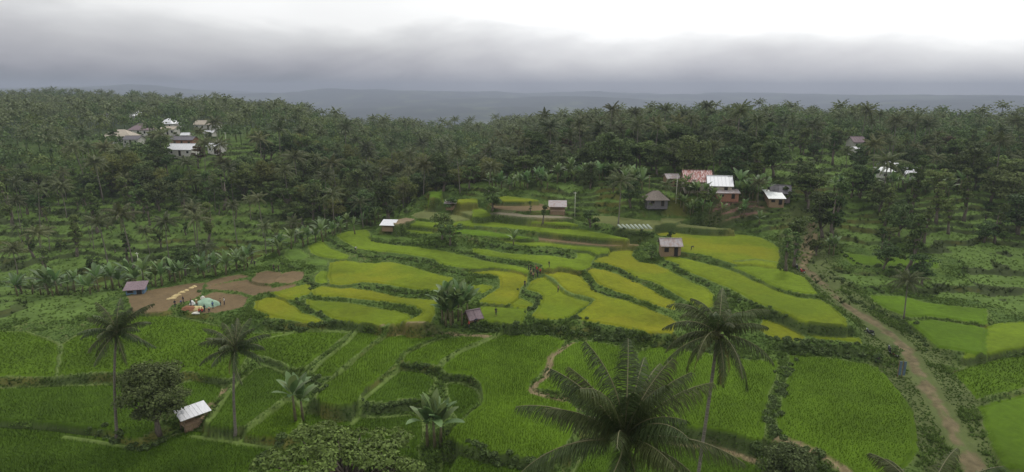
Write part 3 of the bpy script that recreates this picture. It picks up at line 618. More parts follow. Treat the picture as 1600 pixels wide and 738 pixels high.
def house(loc,yaw,w,d,h,hr,roofm,wallm,label,cat='house',group=None,hip=0,open_=False,mono=False,name='village_house',dz=0,chimney=False):
    e=ob(name,None,None,(loc[0],loc[1],loc[2]+dz),yaw); tag(e,label,cat,group); HOUSES.append((loc[0],loc[1],max(w,d)/2+1.2))
    if mono:
        r=MB(); a=math.atan2(hr,d); r.box((0,0,h+hr/2),(w+.8,d/math.cos(a)+.8,.08),rx=a)
        for k in range(int(w/.5)): r.box((-w/2+.3+.5*k,0,h+hr/2+.05),(.05,d/math.cos(a)+.8,.04),rx=a)
    else: r=gable(w,d,h,hr,.45,hip=hip)
    ob('roof',sub(r,'roof',M[roofm]),e)
    if open_:
        for sx in(-1,1):
            for sy in(-1,1):
                p=MB(); hh=h+(hr*(.5+.5*sy)*.95 if mono else 0)-.03; p.box((sx*(w/2-.1),sy*(d/2-.1),hh/2-.3),(.12,.12,hh+.6)); ob('post',sub(p,'post',M['wood']),e)
        p=MB(); p.box((0,0,.75),(w-.1,d-.1,.1)); ob('floor_deck',sub(p,'floor_deck',M['bamboo']),e)
        for bx in(((0,-d/2+.12,.1),(w-.4,.05,1.1)),((0,d/2-.12,1.15),(w-.4,.05,.7))): p=MB(); p.box(*bx); ob('wall',sub(p,'wall',M[wallm]),e)
    else:
        p=MB(); p.box((0,0,h/2-.4),(w,d,h+.8))
        if not hip and not mono:
            for sx in(-1,1): p.add([[sx*w/2,-d/2,h],[sx*w/2,d/2,h],[sx*w/2,0,h+hr-.1],[sx*(w/2-.12),-d/2,h],[sx*(w/2-.12),d/2,h],[sx*(w/2-.12),0,h+hr-.1]],[[0,1,4,3],[1,2,5,4],[2,0,3,5]],[[0,1,2],[3,5,4]])
        if mono:
            p.add([[sx*w/2,-d/2,h] for sx in(-1,1)]+[[sx*w/2,d/2,h] for sx in(-1,1)]+[[sx*w/2,d/2,h+hr-.08] for sx in(-1,1)],[[2,3,5,4]],[[0,2,4],[1,5,3]])
        ob('wall',sub(p,'wall',M[wallm]),e)
        nw=max(1,int(w/3.2)); xs=[-w/2+(k+.5)*w/(nw+1) for k in range(nw+1)]
        for k,x in enumerate(xs):
            q=MB(); f=MB()
            if k==len(xs)//2:
                f.box((x,-d/2-.03,h*.4),(.95,.07,h*.8)); q.box((x,-d/2-.08,h*.39),(.8,.05,h*.76)); de=ob('door',sub(f,'door',M['wood']),e); ob('door_leaf',sub(q,'door_leaf',M['darkin']),de)
            else:
                f.box((x,-d/2-.03,h*.55),(1.1,.07,h*.42)); q.box((x,-d/2-.08,h*.55),(.9,.04,h*.36)); we=ob('window',sub(f,'window',M['white'] if wallm=='plaster' else M['wood']),e); ob('pane',sub(q,'pane',M['darkin']),we)
    return e
def hpx(px,py,wpx,d,h,hr,yawdeg,roofm,wallm,label,**k):
    p=hit(px,py); dep=p[1]*cp-(p[2]-CH)*sp; w=wpx*dep/F
    return house(p,R(yawdeg),w,d,h,hr,roofm,wallm,label,**k)
hpx(288,243,38,6,2.7,1.9,-3,'tin','plaster','long low house with a bright white metal roof above the light green terrace at left')
hpx(340,239,17,5.5,3,1.6,-12,'tin','plaster','small pale house with a light gabled roof, right of the brightest white roof')
hpx(190,222,42,9,3,2.6,6,'tile_tan','plaster','wide house with a tan hipped roof and white walls in the left village',hip=.9)
hpx(224,212,30,8,3.2,2.6,0,'tile_mauve','plaster','house with a dull mauve roof behind the wide tan hipped roof',hip=.8)
hpx(266,202,23,8,2.8,2.4,-6,'tin','plaster','house with a rounded white hipped roof, highest white roof of the left village',hip=.9)
hpx(267,211,22,5,3,1.2,-4,'tile_tan','plaster','low white walled house with grey roof directly below the white hipped roof')
hpx(158,187,28,8,3.2,1.9,10,'tin_dark','plaster','dark roofed house at the upper left corner of the left village')
hpx(213,189,14,7,3.4,2.6,50,'tin','plaster','small white gabled house turned sideways, alone among palms behind the left village')
hpx(326,203,33,8,3,1.9,4,'tile_tan','plaster','weathered tan roofed house half hidden by trees, right end of the left village')
hpx(329,214,13,4,2.2,.8,0,'tin','plaster','tiny shed with a thin white roof edge below the weathered tan roofed house')
hpx(290,230,34,5,3.3,1.2,-3,'tin_dark','brickwall','grey blue roofed house directly behind the bright white metal roof')
hpx(292,218,11,4,2.2,.9,8,'tin','plaster','tiny white shed between the low white walled house and the grey blue roof')
hpx(211,227,23,6,2.8,1.3,0,'tin_dark','plaster','white walled house under dark tree crowns below the wide tan hipped roof')
hpx(1087,296,40,6.5,2.8,2.4,-6,'tin_red','tile_tan','house with a streaked rusty red metal roof at the forest edge')
hpx(1122,303,34,6,2.8,2.1,-10,'tin','tile_tan','house with a pale white two panel metal roof beside the rusty red roof')
hpx(1134,311,34,3,1.6,.7,-4,'tin_old','brickwall','low rusty lean-to shed in front of the pale white metal roofed house',mono=True,cat='shed',name='shed')
hpx(1024,320,31,5,2.0,1.8,0,'thatch','tin_dark','small hut with a grey brown thatched hipped roof among dark trees',hip=.8,cat='hut',name='thatched_hut')
hpx(1217,310,27,5,2.0,1.6,-14,'tin_dark','tile_mauve','dark roofed house right of the yard, behind banana leaves')
hpx(1203,314,15,3,2.0,.6,0,'white','bamboo','small white awning roof just below the dark roofed house',mono=True,cat='shed',name='shed')
hpx(1210,322,22,3,1.7,.8,-5,'white','bamboo','broken white sheet roofed shed, lowest roof right of the yard',mono=True,cat='shed',name='shed')
hpx(1048,289,18,4,2.3,.9,5,'tin_old','bamboo','small rusty roofed shed left of the rusty red roofed house',cat='shed',name='shed')
hpx(1387,268,20,4,2.0,1.1,6,'tin','plaster','pale roofed house at the upper left of the far right cluster among trees')
hpx(1381,278,18,4,2,.8,0,'white','plaster','low white roofed shed at the lower left of the far right cluster',mono=True,cat='shed',name='shed')
hpx(1421,280,20,4,1.9,1.5,-8,'tin','plaster','pinkish white gabled house at the right end of the far right cluster')
hpx(1337,243,15,4,2.2,1,22,'tin','plaster','narrow white roof glinting deep in the right forest')
hpx(1336,233,18,6,3,1.8,0,'tile_mauve','plaster','dark mauve roofed house behind the narrow white roof in the right forest')
# field huts
hpx(871,334,24,3,2.2,.9,-4,'tin_old','bamboo','open field shelter with a grey metal roof at the upper end of the terraces',open_=True,mono=True,cat='field shelter',name='field_shelter')
hpx(1046,398,29,3.6,2.6,1.1,-3,'tin_old','bamboo','stilted plank hut with a whitish rusty roof standing on the right terraces',cat='field hut',name='field_hut')
hpx(608,361,19,2.6,1.3,.7,-8,'tin','bamboo','low white roofed shelter at the far left edge of the terraces',open_=True,mono=True,cat='field shelter',name='field_shelter')
hpx(704,327,15,2,1.6,.4,2,'tin_old','bamboo','tiny thin roofed shelter beside a dark shrub near the top of the terraces',open_=True,mono=True,cat='field shelter',name='field_shelter')
hpx(214,458,25,2.2,1.1,.7,14,'tile_mauve','blue','low hut with grey roof and blue wall beside the big bare brown field',mono=True,cat='field hut',name='field_hut')
hpx(739,498,17,2.2,.6,.9,28,'tile_mauve','bamboo','small hut with a plain mauve brown roof beside the large banana clump',cat='field hut',name='field_hut')
hpx(304,668,36,1.5,2.0,.4,48,'tin','bamboo','raised field hut with a clean white metal roof beside the round dark tree',open_=True,mono=True,cat='field hut',name='field_hut')
# ------------------------------------------------------------------ placing individuals
cnt={}
def put(kind,k,p,rz,s,label,cat,group):
    if kind=='palm': c,t=PAL[k%len(PAL)]; nm='coconut_palm'
    elif kind=='banana': c,t=BAN[k%len(BAN)]; nm='banana_plant'
    else:
        L=TRE[kind]; c,t=L[k%len(L)]; nm={'bamboo':'bamboo_clump','shrub':'shrub','sapling':'young_tree','tall':'slender_tree'}.get(kind,'broadleaf_tree')
    e=thing(nm,[('trunk' if kind!='banana' else 'stem',t),('crown',c)],p,rz,s,label,cat,group)
    e.rotation_euler=(rng.normal()*.05,rng.normal()*.05,rz); return e
def rz_(): return rng.uniform(0,6.283)
def spot(px,py,kind,s,label,group=None,k=None):
    cat={'palm':'palm','banana':'banana plant','bamboo':'bamboo','shrub':'shrub'}.get(kind,'tree')
    p=hit(px,py); put(kind,int(rng.integers(0,9)) if k is None else k,p,rz_(),s,label,cat,group); USED.append((p[0],p[1],1.6*s)); return p
USED=[]
# ------------------------------------------------------------------ the large foreground palms: every frond a part
def bigpalm(crown,base,L,nf,seed,label,spread=(80,-25),nleaf=60,bw=.075,droop=60,dead=0,wid=.95,th=.16):
    rg=np.random.default_rng(int(seed*10)); e=ob("coconut_palm",None,None,base); tag(e,label,'palm')
    top=crown-np.array(base); tr=MB(); z=np.linspace(0,1,14); wob=.25*np.sin(z*5+seed)
    P=np.stack([top[0]*z**1.5+wob*(1-z)*z,top[1]*z**1.5,-.8+(top[2]+.8)*z],-1)
    tr.tube(P,np.interp(z,[0,.05,.15,1],[th*2,th*1.35,th*1.05,th*.75])*(1+.05*np.sin(z*90)),10); ob('trunk',sub(tr,'trunk',M['palmbark'],True),e)
    hs=MB()
    for k in range(9): a=k*.7; hs.sphere(top+[.32*math.cos(a),.32*math.sin(a),-.2-.12*(k%2)],.15,nu=8,nv=6)
    ob('coconut_cluster',sub(hs,'coconut_cluster',M['leaf_yel'],True),e)
    for k in range(nf):
        mb=MB(); rb=MB(); el=R(spread[0])+(R(spread[1])-R(spread[0]))*(k/(nf-1))**1.15+rg.normal()*.08
        frond(mb,rb,rg,L*rg.uniform(.76,1.08)*(.85+.15*min(1,k/3)),el,k*2.39996+rg.normal()*.32+seed,nleaf,wid,bw,R(droop)*rg.uniform(.75,1.25),top,rg.normal()*.1)
        mb.add(np.concatenate(rb.V),np.concatenate(rb.Q),m=1); ob('frond',sub(mb,'frond',[M['palm_near'],M['rib']]),e)
    for k in range(dead):
        mb=MB(); rb=MB(); frond(mb,rb,rg,L*.8,R(-45),k*2.1+2.6,nleaf//2,wid*.6,bw,R(50),top-[0,0,.2],0)
        mb.add(np.concatenate(rb.V),np.concatenate(rb.Q),m=1); o=ob('frond',sub(mb,'frond',[M['drygreen'],M['rib']]),e); o['label']='dry brown hanging frond'
    return e
def gxy(p): return (p[0],p[1],float(gz(p[0],p[1])))
b=hit(183,684); bigpalm(at(182,520,b[1]),b,4.9,24,1,'tall coconut palm at the left, standing in green paddies beyond the round dark tree',nleaf=46,bw=.085)
b=hit(368,680); bigpalm(at(367,545,b[1]),b,4.8,24,2,'tall coconut palm right of the white roofed field hut, thin trunk over green paddies',nleaf=46,bw=.085,dead=1)
c=at(1122,522,46); b=gxy((c[0]-.9,c[1]+.3)); bigpalm(c,b,4.9,25,3,'tall coconut palm right of centre with drooping fronds and a long thin bare trunk',spread=(75,-38),dead=3,nleaf=66,bw=.065,droop=80)
c=at(975,688,28.5); b=gxy((c[0]+.3,c[1]-.6)); bigpalm(c,b,5.7,30,4.4,'nearest coconut palm, its big upright crown filling the bottom centre of the view',spread=(84,-12),nleaf=105,bw=.042,droop=52,wid=1.15,th=.2)
c=at(1445,795,29); b=gxy((c[0]+1.2,c[1]+.5)); bigpalm(c,b,4.6,22,5.3,'coconut palm at the bottom right corner, seen only by its upper fronds',nleaf=70,bw=.055,spread=(70,-15))
# foreground broadleaf trees
def bigtree(loc,seed,H,Rw,nc,nl,size,form,leaf,label,parts='broadleaf_tree'):
    c,t=broadleaf(seed,H,Rw,nc,nl,size,form); USED.append((loc[0],loc[1],2))
    return thing(parts,[('trunk',sub(t,'trunk',M['bark'],True)),('crown',sub(c,'crown',M[leaf]))],loc,0,1,label,'tree')
b=hit(248,678); bigtree(b,21,9.2,4.3,60,240,.16,'round','leaf_dark','dense round dark green tree beside the white roofed field hut')
q=at(535,700,51); bigtree((q[0],q[1],float(gz(q[0],q[1]))),22,11.5,7.0,150,95,.2,'spray','leaf_pale','wide spreading tree with layered pale green foliage at the bottom edge, left of centre')
bigtree(gxy(at(1235,738,58)),23,4.6,3.3,30,200,.15,'round','leaf_dark','low bushy dark tree at the bottom edge, right of the tall drooping palm')
# young bananas close by, leaves as parts
def nearbanana(px,py,seed,H,label,dx=0,dy=0,group=None):
    c,t,lv=banana(seed,H,12,(1.9,3.0),32); p=hit(px,py); e=ob('banana_plant',None,None,p,0,1.35); tag(e,label,'banana plant',group)
    ob('stem',sub(t,'stem',M['bananastem'],True),e)
    for l in lv: ob('leaf',sub(l,'leaf',M['banana'],True),e)
nearbanana(462,658,51,2.6,'banana plant with two upright pale leaves left of the low dark bank')
nearbanana(474,660,52,2.1,'shorter banana plant close beside the pale leaved one, left of the low dark bank')
nearbanana(668,702,53,2.4,'banana plant with brown shaggy stem at bottom centre, leftmost of three',group=None)
nearbanana(680,704,54,2.8,'tallest banana plant of the three at bottom centre')
nearbanana(689,700,55,2.2,'banana plant of the three at bottom centre, rightmost and partly dry')
G1='banana plants crowding beside the small mauve brown hut'
for k,(x,y,H) in enumerate([(692,505,4.2),(700,500,5.2),(708,507,5.6),(716,502,5.4),(722,508,4.6),(705,512,4.0),(730,500,4.2),(697,512,3.6)]):
    nearbanana(x,y,60+k,H*.5,'tall banana plant of the big clump left of the small mauve brown hut',group=G1)
# terraces and edges: bananas in rows
G2='banana plants lining the left edge of the brown fields'
def brow(P,n,s,label,group,jit=10):
    P=np.array(P,float); sg=np.r_[0,np.cumsum(np.hypot(*np.diff(P,axis=0).T))]
    for k in range(n):
        t=(k+.5)/n*sg[-1]+rng.normal()*2; x=np.interp(t,sg,P[:,0])+rng.normal()*jit*.6; y=np.interp(t,sg,P[:,1])+rng.normal()*jit*.35
        spot(x,y,'banana',s*rng.uniform(.8,1.25),label,group)
brow([(20,462),(90,460),(150,458),(195,452),(240,446),(300,436),(360,424),(400,412)],46,1.15,'broad leaved banana plant in the row behind the bare brown fields',G2)
brow([(420,402),(470,386),(520,368),(560,358),(600,350)],26,1.1,'banana plant on the ravine edge behind the upper left terraces','banana plants along the ravine edge')
brow([(765,296),(800,292),(860,288)],20,1.2,'banana plant in the thicket left of the open field shelter','banana thicket left of the field shelter')
brow([(875,283),(920,281),(970,283),(1000,290)],30,1.3,'bright banana plant in the grove in front of the dark palm forest','banana grove at the forest foot')
brow([(1060,306),(1085,308),(1110,312)],9,1.1,'banana plant growing below the rusty red roof','bananas below the red roof')
brow([(1150,306),(1175,310),(1195,306)],14,1.4,'large banana plant between the lean-to shed and the dark roofed house','bananas beside the yard')
brow([(1310,300),(1350,296),(1400,300),(1450,305),(1500,300)],26,1.2,'banana plant in the thicket below the far right cluster of roofs','bananas on the right hillside')
brow([(1040,330),(1080,332),(1150,336),(1190,345)],12,.9,'banana plant on the slope below the yard','bananas under the yard')
spot(802,384,'banana',1.15,'lone whitish banana plant on a terrace bank near the middle of the upper terraces')
spot(1295,397,'banana',1.2,'banana plant with dry orange leaf beside the track bend')
spot(1302,400,'banana',1.1,'banana plant right next to the dry leaved one by the track bend')
# noted single trees
for x,y,kd,s_,l in [(1012,327,'shrub',1.2,'shrub at the lower left corner of the thatched hut'),(1040,326,'palm',.55,'short palm at the lower right corner of the thatched hut'),(1391,286,'palm',.6,'palm in front of the low white shed of the far right cluster'),(1411,288,'light',.6,'tree in front of the gap between the far right roofs'),(1434,288,'tall',.6,'tree in front of the right end of the far right cluster'),(1062,308,'light',.5,'low tree at the front left corner of the rusty red roofed house'),(1228,318,'shrub',1.3,'bush at the right end of the dark roofed house'),(1184,322,'palm',.6,'palm between the yard and the broken white shed'),(1100,318,'shrub',1.0,'bush below the house with the streaked rusty roof'),(176,230,'round',.7,'dark tree in front of the wide tan hipped roof'),(240,222,'light',.6,'tree between the mauve roof and the grey blue roof')]:
    spot(x,y,kd,s_,l)
spot(770,330,'shrub',2.0,'grey green bushy tree at the left end of the upper brown strip')
spot(848,350,'sapling',1.2,'dark young tree on the vegetable strip below the open field shelter')
spot(829,332,'sapling',.75,'thin young tree on the bank left of the open field shelter')
spot(705,332,'shrub',1.3,'dark shrub next to the tiny thin roofed shelter')
spot(922,356,'shrub',1.5,'dark bushy shrub on the hedge below the tall single palm')
spot(966,352,'palm',1.0,'lone coconut palm with grey fronds at the edge of the pale seedbeds',k=1)
spot(1018,405,'shrub',1.1,'shrub hanging over the bank just left of the stilted plank hut')
spot(1048,374,'shrub',.7,'small dark bush at the back of the stilted plank hut')
spot(1240,418,'tall',1.0,'dark slim tree at the top corner of the yellow fields beside the track',k=1)
spot(1228,424,'tall',.8,'dark leafy tree right at the corner of the highest yellow field',k=0)
spot(1246,395,'light',.85,'spreading light green tree over the track beside the highest yellow field',k=1)
spot(1262,330,'light',1.0,'broad tree with pale top left of the track above the yard',k=1)
spot(1285,372,'round',1.0,'tall dark tree pair left member standing right of the track',k=1)
spot(1300,376,'tall',1.15,'tall dark tree pair right member standing right of the track',k=2)
spot(1415,430,'tall',1.15,'tall slender tree with billowing crown on the right terraces',k=0)
spot(1380,420,'round',.75,'wide dark tree left of the tall slender one on the right terraces',k=2)
spot(1412,498,'palm',.75,'short coconut palm beside the right edge paddies below the terraces',k=0)
spot(1275,400,'shrub',1.3,'round dark bush right beside the brown track')
spot(1440,445,'round',.7,'bushy tree at the right edge above the small right paddies',k=0)
for x,y,s,l in [(212,432,1.15,'leftmost tall palm in front of the left valley terraces'),(265,410,.85,'spreading coconut palm low on the left valley terraces'),(312,408,1.0,'largest coconut palm on the left valley terraces'),(392,345,.7,'small dark palm high on the left valley terraces'),(170,420,1.0,'palm at the left edge of the valley terraces'),(940,250,1.2,'big fronded palm in front of the dark right forest'),(412,372,.8,'slim palm on the right part of the valley terraces'),(510,335,.9,'palm leaning over the yellow slope at the ravine')]:
    spot(x,y,'palm',s,l)
for x,y,s,kd,l in [(250,330,1.0,'round','large dark rounded tree at the left end of the hedge of trees below the village'),(285,322,1.0,'round','very dark rounded tree in the middle below the left village'),(330,315,1.1,'round','dark tree right of the very dark rounded one below the left village'),(225,335,.9,'light','tree with flat pale leaf layers above the left valley terraces'),(525,345,.85,'bamboo','bright yellow green bamboo mound on the slope beside the ravine'),(570,290,1.25,'bamboo','large olive bamboo clump in the ravine, left one'),(612,300,1.3,'bamboo','broad olive brown bamboo clump in the middle of the ravine'),(655,285,1.2,'bamboo','olive bamboo clump on the right side of the ravine'),(590,255,1.2,'bamboo','golden tinged bamboo clump higher up the ravine'),(440,290,1.1,'round','tall dark tree above the grassy knoll left of the ravine'),(475,300,1.1,'round','dark domed tree left of the ravine'),(310,262,.95,'russet','russet tree standing in front of the bright white metal roof'),(345,255,.6,'russet','small brown tree beside the pale gabled house'),(180,300,1.3,'bamboo','brownish bamboo mass below the left village'),(215,290,1.2,'bamboo','second brownish bamboo mass right below the tan hipped roof'),(160,310,1.2,'light','bright green tree at the left edge below the village')]:
    spot(x,y,kd,s,l)
# ------------------------------------------------------------------ forests: scatter, nearest individually, rest as stuff
cand=[]
def field_near(x,y): return near(x,y,dmin)
gx,gy=np.meshgrid(np.arange(-640,640,5.4),np.arange(100,900,5.4)); gx=gx.ravel()+rng.uniform(-2.6,2.6,gx.size); gy=gy.ravel()+rng.uniform(-2.6,2.6,gy.size)
rr_=np.hypot(gx,gy); ok=(rr_<crest(np.arctan2(gx,gy))[0]*1.22)&(np.abs(np.arctan2(gx,gy))<R(43)); gx,gy=gx[ok],gy[ok]
gzv=gz(gx,gy); ppx,ppy=proj(gx,gy,gzv); dmn=near(gx,gy,np.where(fid>=0,0,dmin)); tdn=near(gx,gy,td); n5=fbm(gx/26,gy/26,61)
HS=np.array(HOUSES)
for x,y,z,px,py,dm,tdd,nz_ in zip(gx,gy,gzv,ppx,ppy,dmn,tdn,n5):
    if dm<4 or tdd<5: continue
    r=math.hypot(x,y)
    if ((HS[:,0]-x)**2+(HS[:,1]-y)**2<(HS[:,2]+2)**2).any(): continue
    # keep the view to the houses open: no tall tree right in front of them
    dr=HS[:,:2]; hr_=np.hypot(dr[:,0],dr[:,1]); da=np.abs(np.arctan2(x,y)-np.arctan2(dr[:,0],dr[:,1]))*hr_
    front=((r<hr_)&(r>hr_-np.where(hr_>230,24,26))&(da<HS[:,2]*.9)).any()
    if any((ux-x)**2+(uy-y)**2<(ur+1.5)**2 for ux,uy,ur in USED): continue
    u=rng.uniform(); v=rng.uniform(); zone=None
    if py>440: 
        if px<110 and py<470: zone='lt',.3
        elif px>1500 and u<.12: kind='round'; zone='rt',1
        else: continue
    elif px<600 and 345<py: zone='lt',(.34 if px<430 else .7)
    elif px<430 and 318<py<=345: zone='lt',.42
    elif px<600 and 250<py<=345:
        if 270<px<420 and py<275: zone='lv',.12
        else: zone='lb',.9
    elif px<470 and 190<py<=250: zone=('lv',.4) if not (280<px<410 and 236<py) else ('lv',.06)
    elif px<470: zone='lf',.75
    elif px<770: zone='rav',.97
    elif px<1300 and py>268: zone='yd',.62
    elif py>262 and px>=1300: zone=('rt',.55) if py>318 else ('rb',.6)
    else: zone='rf',.93
    if 1180<px<1330 and 245<py<292: zone='rt',.3
    if u>zone[1]: continue
    zn=zone[0]
    if zn=='lt': kind='palm' if v<.3 else 'sapling' if v<.65 else 'tall' if v<.85 else 'light' if v<.93 else 'shrub'
    elif zn=='lb': kind='round' if v<.42 else 'light' if v<.62 else 'bamboo' if v<.8 else 'palm'
    elif zn in('lv',): kind='palm' if v<.5 else 'round' if v<.7 else 'light' if v<.85 else 'russet'
    elif zn=='lf': kind='palm' if v<.18+.3*(nz_>.52) else 'round' if v<.6 else 'light' if v<.9 else 'bamboo'
    elif zn=='rav': kind='round' if v<.36 else 'light' if v<.5 else 'bamboo' if v<.74+.14*(nz_>.5) else 'palm'
    elif zn=='yd': kind='round' if v<.45 else 'palm' if v<.65 else 'shrub' if v<.8 else 'light'
    elif zn=='rt': kind='tall' if v<.3 else 'sapling' if v<.5 else 'palm' if v<.6 else 'round' if v<.75 else 'light' if v<.85 else 'shrub'
    elif zn=='rb': kind='round' if v<.4 else 'palm' if v<.65 else 'light'
    else:
        pp=(.6 if px<1010 else .26)*(.45+.9*(nz_>.5))
        kind='palm' if v<pp else 'round' if v<pp+.5*(1-pp) else 'russet' if v>.975 else 'light' if v>.86 else 'tall'
    if front: 
        if kind in('palm','tall','round','light','bamboo','russet'): kind='shrub'
    cand.append((r,x,y,z,kind,zn,px,py))
cand.sort(key=lambda c:c[0])
LAB={'lt':'scattered among the green steps of the left valley','lb':'in the thicket between the left village and the valley terraces','lv':'growing among the houses of the left village',
 'lf':'in the forest on the ridge behind the left village','rav':'in the dense wooded ravine left of the centre','yd':'around the houses at the foot of the right forest',
 'rt':'scattered on the stepped green slopes at the right','rb':'in the wood around the far right cluster of roofs','rf':'in the dark forest behind the houses on the right'}
KN={'palm':('coconut palm','palm'),'round':('dark rounded tree','tree'),'light':('lighter green spreading tree','tree'),'tall':('slender upright tree','tree'),'bamboo':('feathery olive bamboo clump','bamboo'),'russet':('brownish leaved tree','tree'),'shrub':('low green shrub','shrub'),'sapling':('thin young tree','tree')}
lab_check=None
lim={'palm':270,'banana':300,'round':230,'light':110,'tall':120,'bamboo':70,'russet':15,'shrub':60,'sapling':70}
num={k:0 for k in lim}; farp=[];fart=[];farl=[]
for r,x,y,z,kind,zn,px,py in cand:
    num[kind]+=1
    s=rng.uniform(.62,1.2)
    if kind=='palm' and zn in('lt','rt'): s*=.75
    if zn in('rf','lf'): s*=rng.uniform(.72,1.0)
    if zn=='rav': s*=.92
    if num[kind]<=lim[kind] and r<430:
        a,b_=KN[kind]; put(kind,int(rng.integers(0,12)),(x,y,z),rz_(),(s,s,s*rng.uniform(.85,1.15)),a+' '+LAB[zn],b_,a+'s '+LAB[zn])
    else:
        it=(x,y,z-.3,rz_(),s,int(rng.integers(0,3)))
        (farp if kind=='palm' else farl if kind in('light','bamboo') else fart).append(it)
print('cand',len(cand),num,len(farp),len(fart),len(farl))
merge('distant_palms',farp,[lowpalm(1,11),lowpalm(2,13),lowpalm(3,9)],M['palm'],'mass of far coconut palms covering the ridges to the skyline','palms')
merge('distant_forest',fart,[lowtree(1,10,4.4,26,.6),lowtree(2,12,4,26,.6),lowtree(3,8,4.2,24,.6)],M['leaf_dark'],'mass of far dark trees covering the ridges to the skyline','forest')
merge('distant_woodland',farl,[lowtree(4,8,4.2,24,.6),lowtree(5,9,4,24,.6),lowtree(6,7,3.8,22,.55)],M['leaf_mid'],'mass of far lighter green trees between the dark woods','forest')
# ------------------------------------------------------------------ rice and bank vegetation
def tufts(x,y,z,h,w,nb,col,rg,lean=.35):
    n=len(x); b=np.stack([x,y,z],-1)[:,None,:]+rg.normal(size=(n,nb,3))*[.09,.09,0]*w[:,None,None]*2
    a=rg.uniform(0,6.283,(n,nb)); ln=rg.normal(size=(n,nb,2))*lean
    H=h[:,None]*rg.uniform(.7,1.1,(n,nb)); wd=w[:,None]*.5
    dx,dy=np.cos(a)*wd,np.sin(a)*wd
    tip=b+np.stack([ln[...,0]*H,ln[...,1]*H,H],-1)
    V=np.stack([b+np.stack([dx,dy,0*dx],-1),b-np.stack([dx,dy,0*dx],-1),tip],2).reshape(-1,3)
    T=np.arange(n*nb*3).reshape(-1,3); return V,T,np.repeat(col,nb*3,axis=0)
rg=np.random.default_rng(5); xs=[];ys=[];zs=[];hs=[];cs=[];ws=[]
for i,(lev,col,rh,P) in enumerate(polys):
    if rh<=0: continue
    dist=np.linalg.norm(P.mean(0)); sp_=.3 if dist<80 else .36
    if col[0]>.06 and dist>85: continue
    x0,y0=P.min(0); x1,y1=P.max(0); a=rg.uniform(-.3,.3)
    gx_,gy_=np.meshgrid(np.arange(x0-5,x1+5,sp_),np.arange(max(y0,38)-5,y1+5,sp_)); gx_=gx_.ravel();gy_=gy_.ravel()
    cx,cy=P.mean(0); ux=cx+(gx_-cx)*math.cos(a)-(gy_-cy)*math.sin(a); uy=cy+(gx_-cx)*math.sin(a)+(gy_-cy)*math.cos(a)
    jt=.16 if dist<95 and col[0]<.085 else .45
    ux+=rg.normal(size=ux.size)*sp_*jt; uy+=rg.normal(size=ux.size)*sp_*jt
    m=(near(ux,uy,fid)==i)&(near(ux,uy,ZZ)>lev+.1)&(near(ux,uy,din)>.25); ux,uy=ux[m],uy[m]
    if not len(ux): continue
    pxx,pyy=proj(ux,uy,np.full(ux.shape,lev)); m=(pxx>-60)&(pxx<1660)&(pyy<790); ux,uy=ux[m],uy[m]
    xs.append(ux);ys.append(uy);zs.append(gz(ux,uy)-.1); hs.append(np.full(ux.shape,.4)*(.8+.4*vn(ux/3,uy/3,71))); ws.append(np.full(ux.shape,.075))
    c=near(ux,uy,C)*1.12; c=c*(1-.25*vn(ux/1.1,uy/1.1,44)[:,None]*(vn(ux/6,uy/6,45)[:,None]>.5)); cs.append(c)
xs=np.concatenate(xs);ys=np.concatenate(ys);zs=np.concatenate(zs);hs=np.concatenate(hs);cs=np.concatenate(cs);ws=np.concatenate(ws)
V,T,CC=tufts(xs,ys,zs,hs,ws,4,cs,rg,.35); print('rice',len(T))
tag(ob('rice',npmesh('rice',V,None,T,M['rice'],col=CC)),'standing rice filling the terraced paddies, green near and yellowing beyond','rice',kind='stuff')
# banks
gapm=gap&(dmin<5.5)&(RR>40)&(RR<235)&(td>1.6)&(np.abs(AZ)<R(42))
I,J=np.nonzero(gapm); area=(RR[I,J]*R(.091))*np.gradient(rs)[I]*(np.where(np.abs(azs[J])>40,2,1))
wgt=area*np.sqrt(1+2.5*sl_[I,J]**2)*np.interp(RR[I,J],[50,120,230],[1,.8,.4]); pk=rg.choice(len(I),size=60000,p=wgt/wgt.sum()); I,J=I[pk],J[pk]
x=X[I,J]+rg.normal(size=len(I))*.15; y=Y[I,J]+rg.normal(size=len(I))*.15; z=gz(x,y)
m=near(x,y,gap); x,y,z=x[m],y[m],z[m]; nn=fbm(x/4,y/4,81); dd=near(x,y,dmin)
h=np.interp(np.hypot(x,y),[90,150],[1,.65])*(.16+.42*sstep(.42,.75,nn))*sstep(.0,.9,dd+.35); cc=np.array([.04,.085,.016])*(1-nn[:,None])+np.array([.12,.18,.035])*nn[:,None]
cc=cc*(1+.6*np.exp(-(dd/.5)**2))[:,None]
V,T,CC=tufts(x,y,z-.03,h,np.full(len(x),.16),6,cc,rg,.7); print('bank',len(T))
tag(ob('bank_grass',npmesh('bank_grass',V,None,T,M['grass'],col=CC)),'grass and weeds on the banks between the paddies','grass',kind='stuff')
# hillside ground cover: valley terraces and the right slopes
m=(fid<0)&(dmin>4)&(RR>125)&(RR<300)&(np.abs(AZ)<R(42)); I,J=np.nonzero(m); area=(RR[I,J]*R(.091))*np.gradient(rs)[I]
pk=rg.choice(len(I),size=36000,p=area/area.sum()); I,J=I[pk],J[pk]; x=X[I,J]+rg.normal(size=len(I))*.2; y=Y[I,J]+rg.normal(size=len(I))*.3; z=gz(x,y)
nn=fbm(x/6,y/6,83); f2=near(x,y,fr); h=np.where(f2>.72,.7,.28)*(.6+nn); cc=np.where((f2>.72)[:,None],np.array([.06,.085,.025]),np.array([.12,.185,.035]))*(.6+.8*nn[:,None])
V,T,CC=tufts(x,y,z-.03,h,np.full(len(x),.3),5,cc,rg,.7)
tag(ob('hillside_grass',npmesh('hillside_grass',V,None,T,M['grass'],col=CC)),'grass and low crops on the stepped hillsides','grass',kind='stuff')
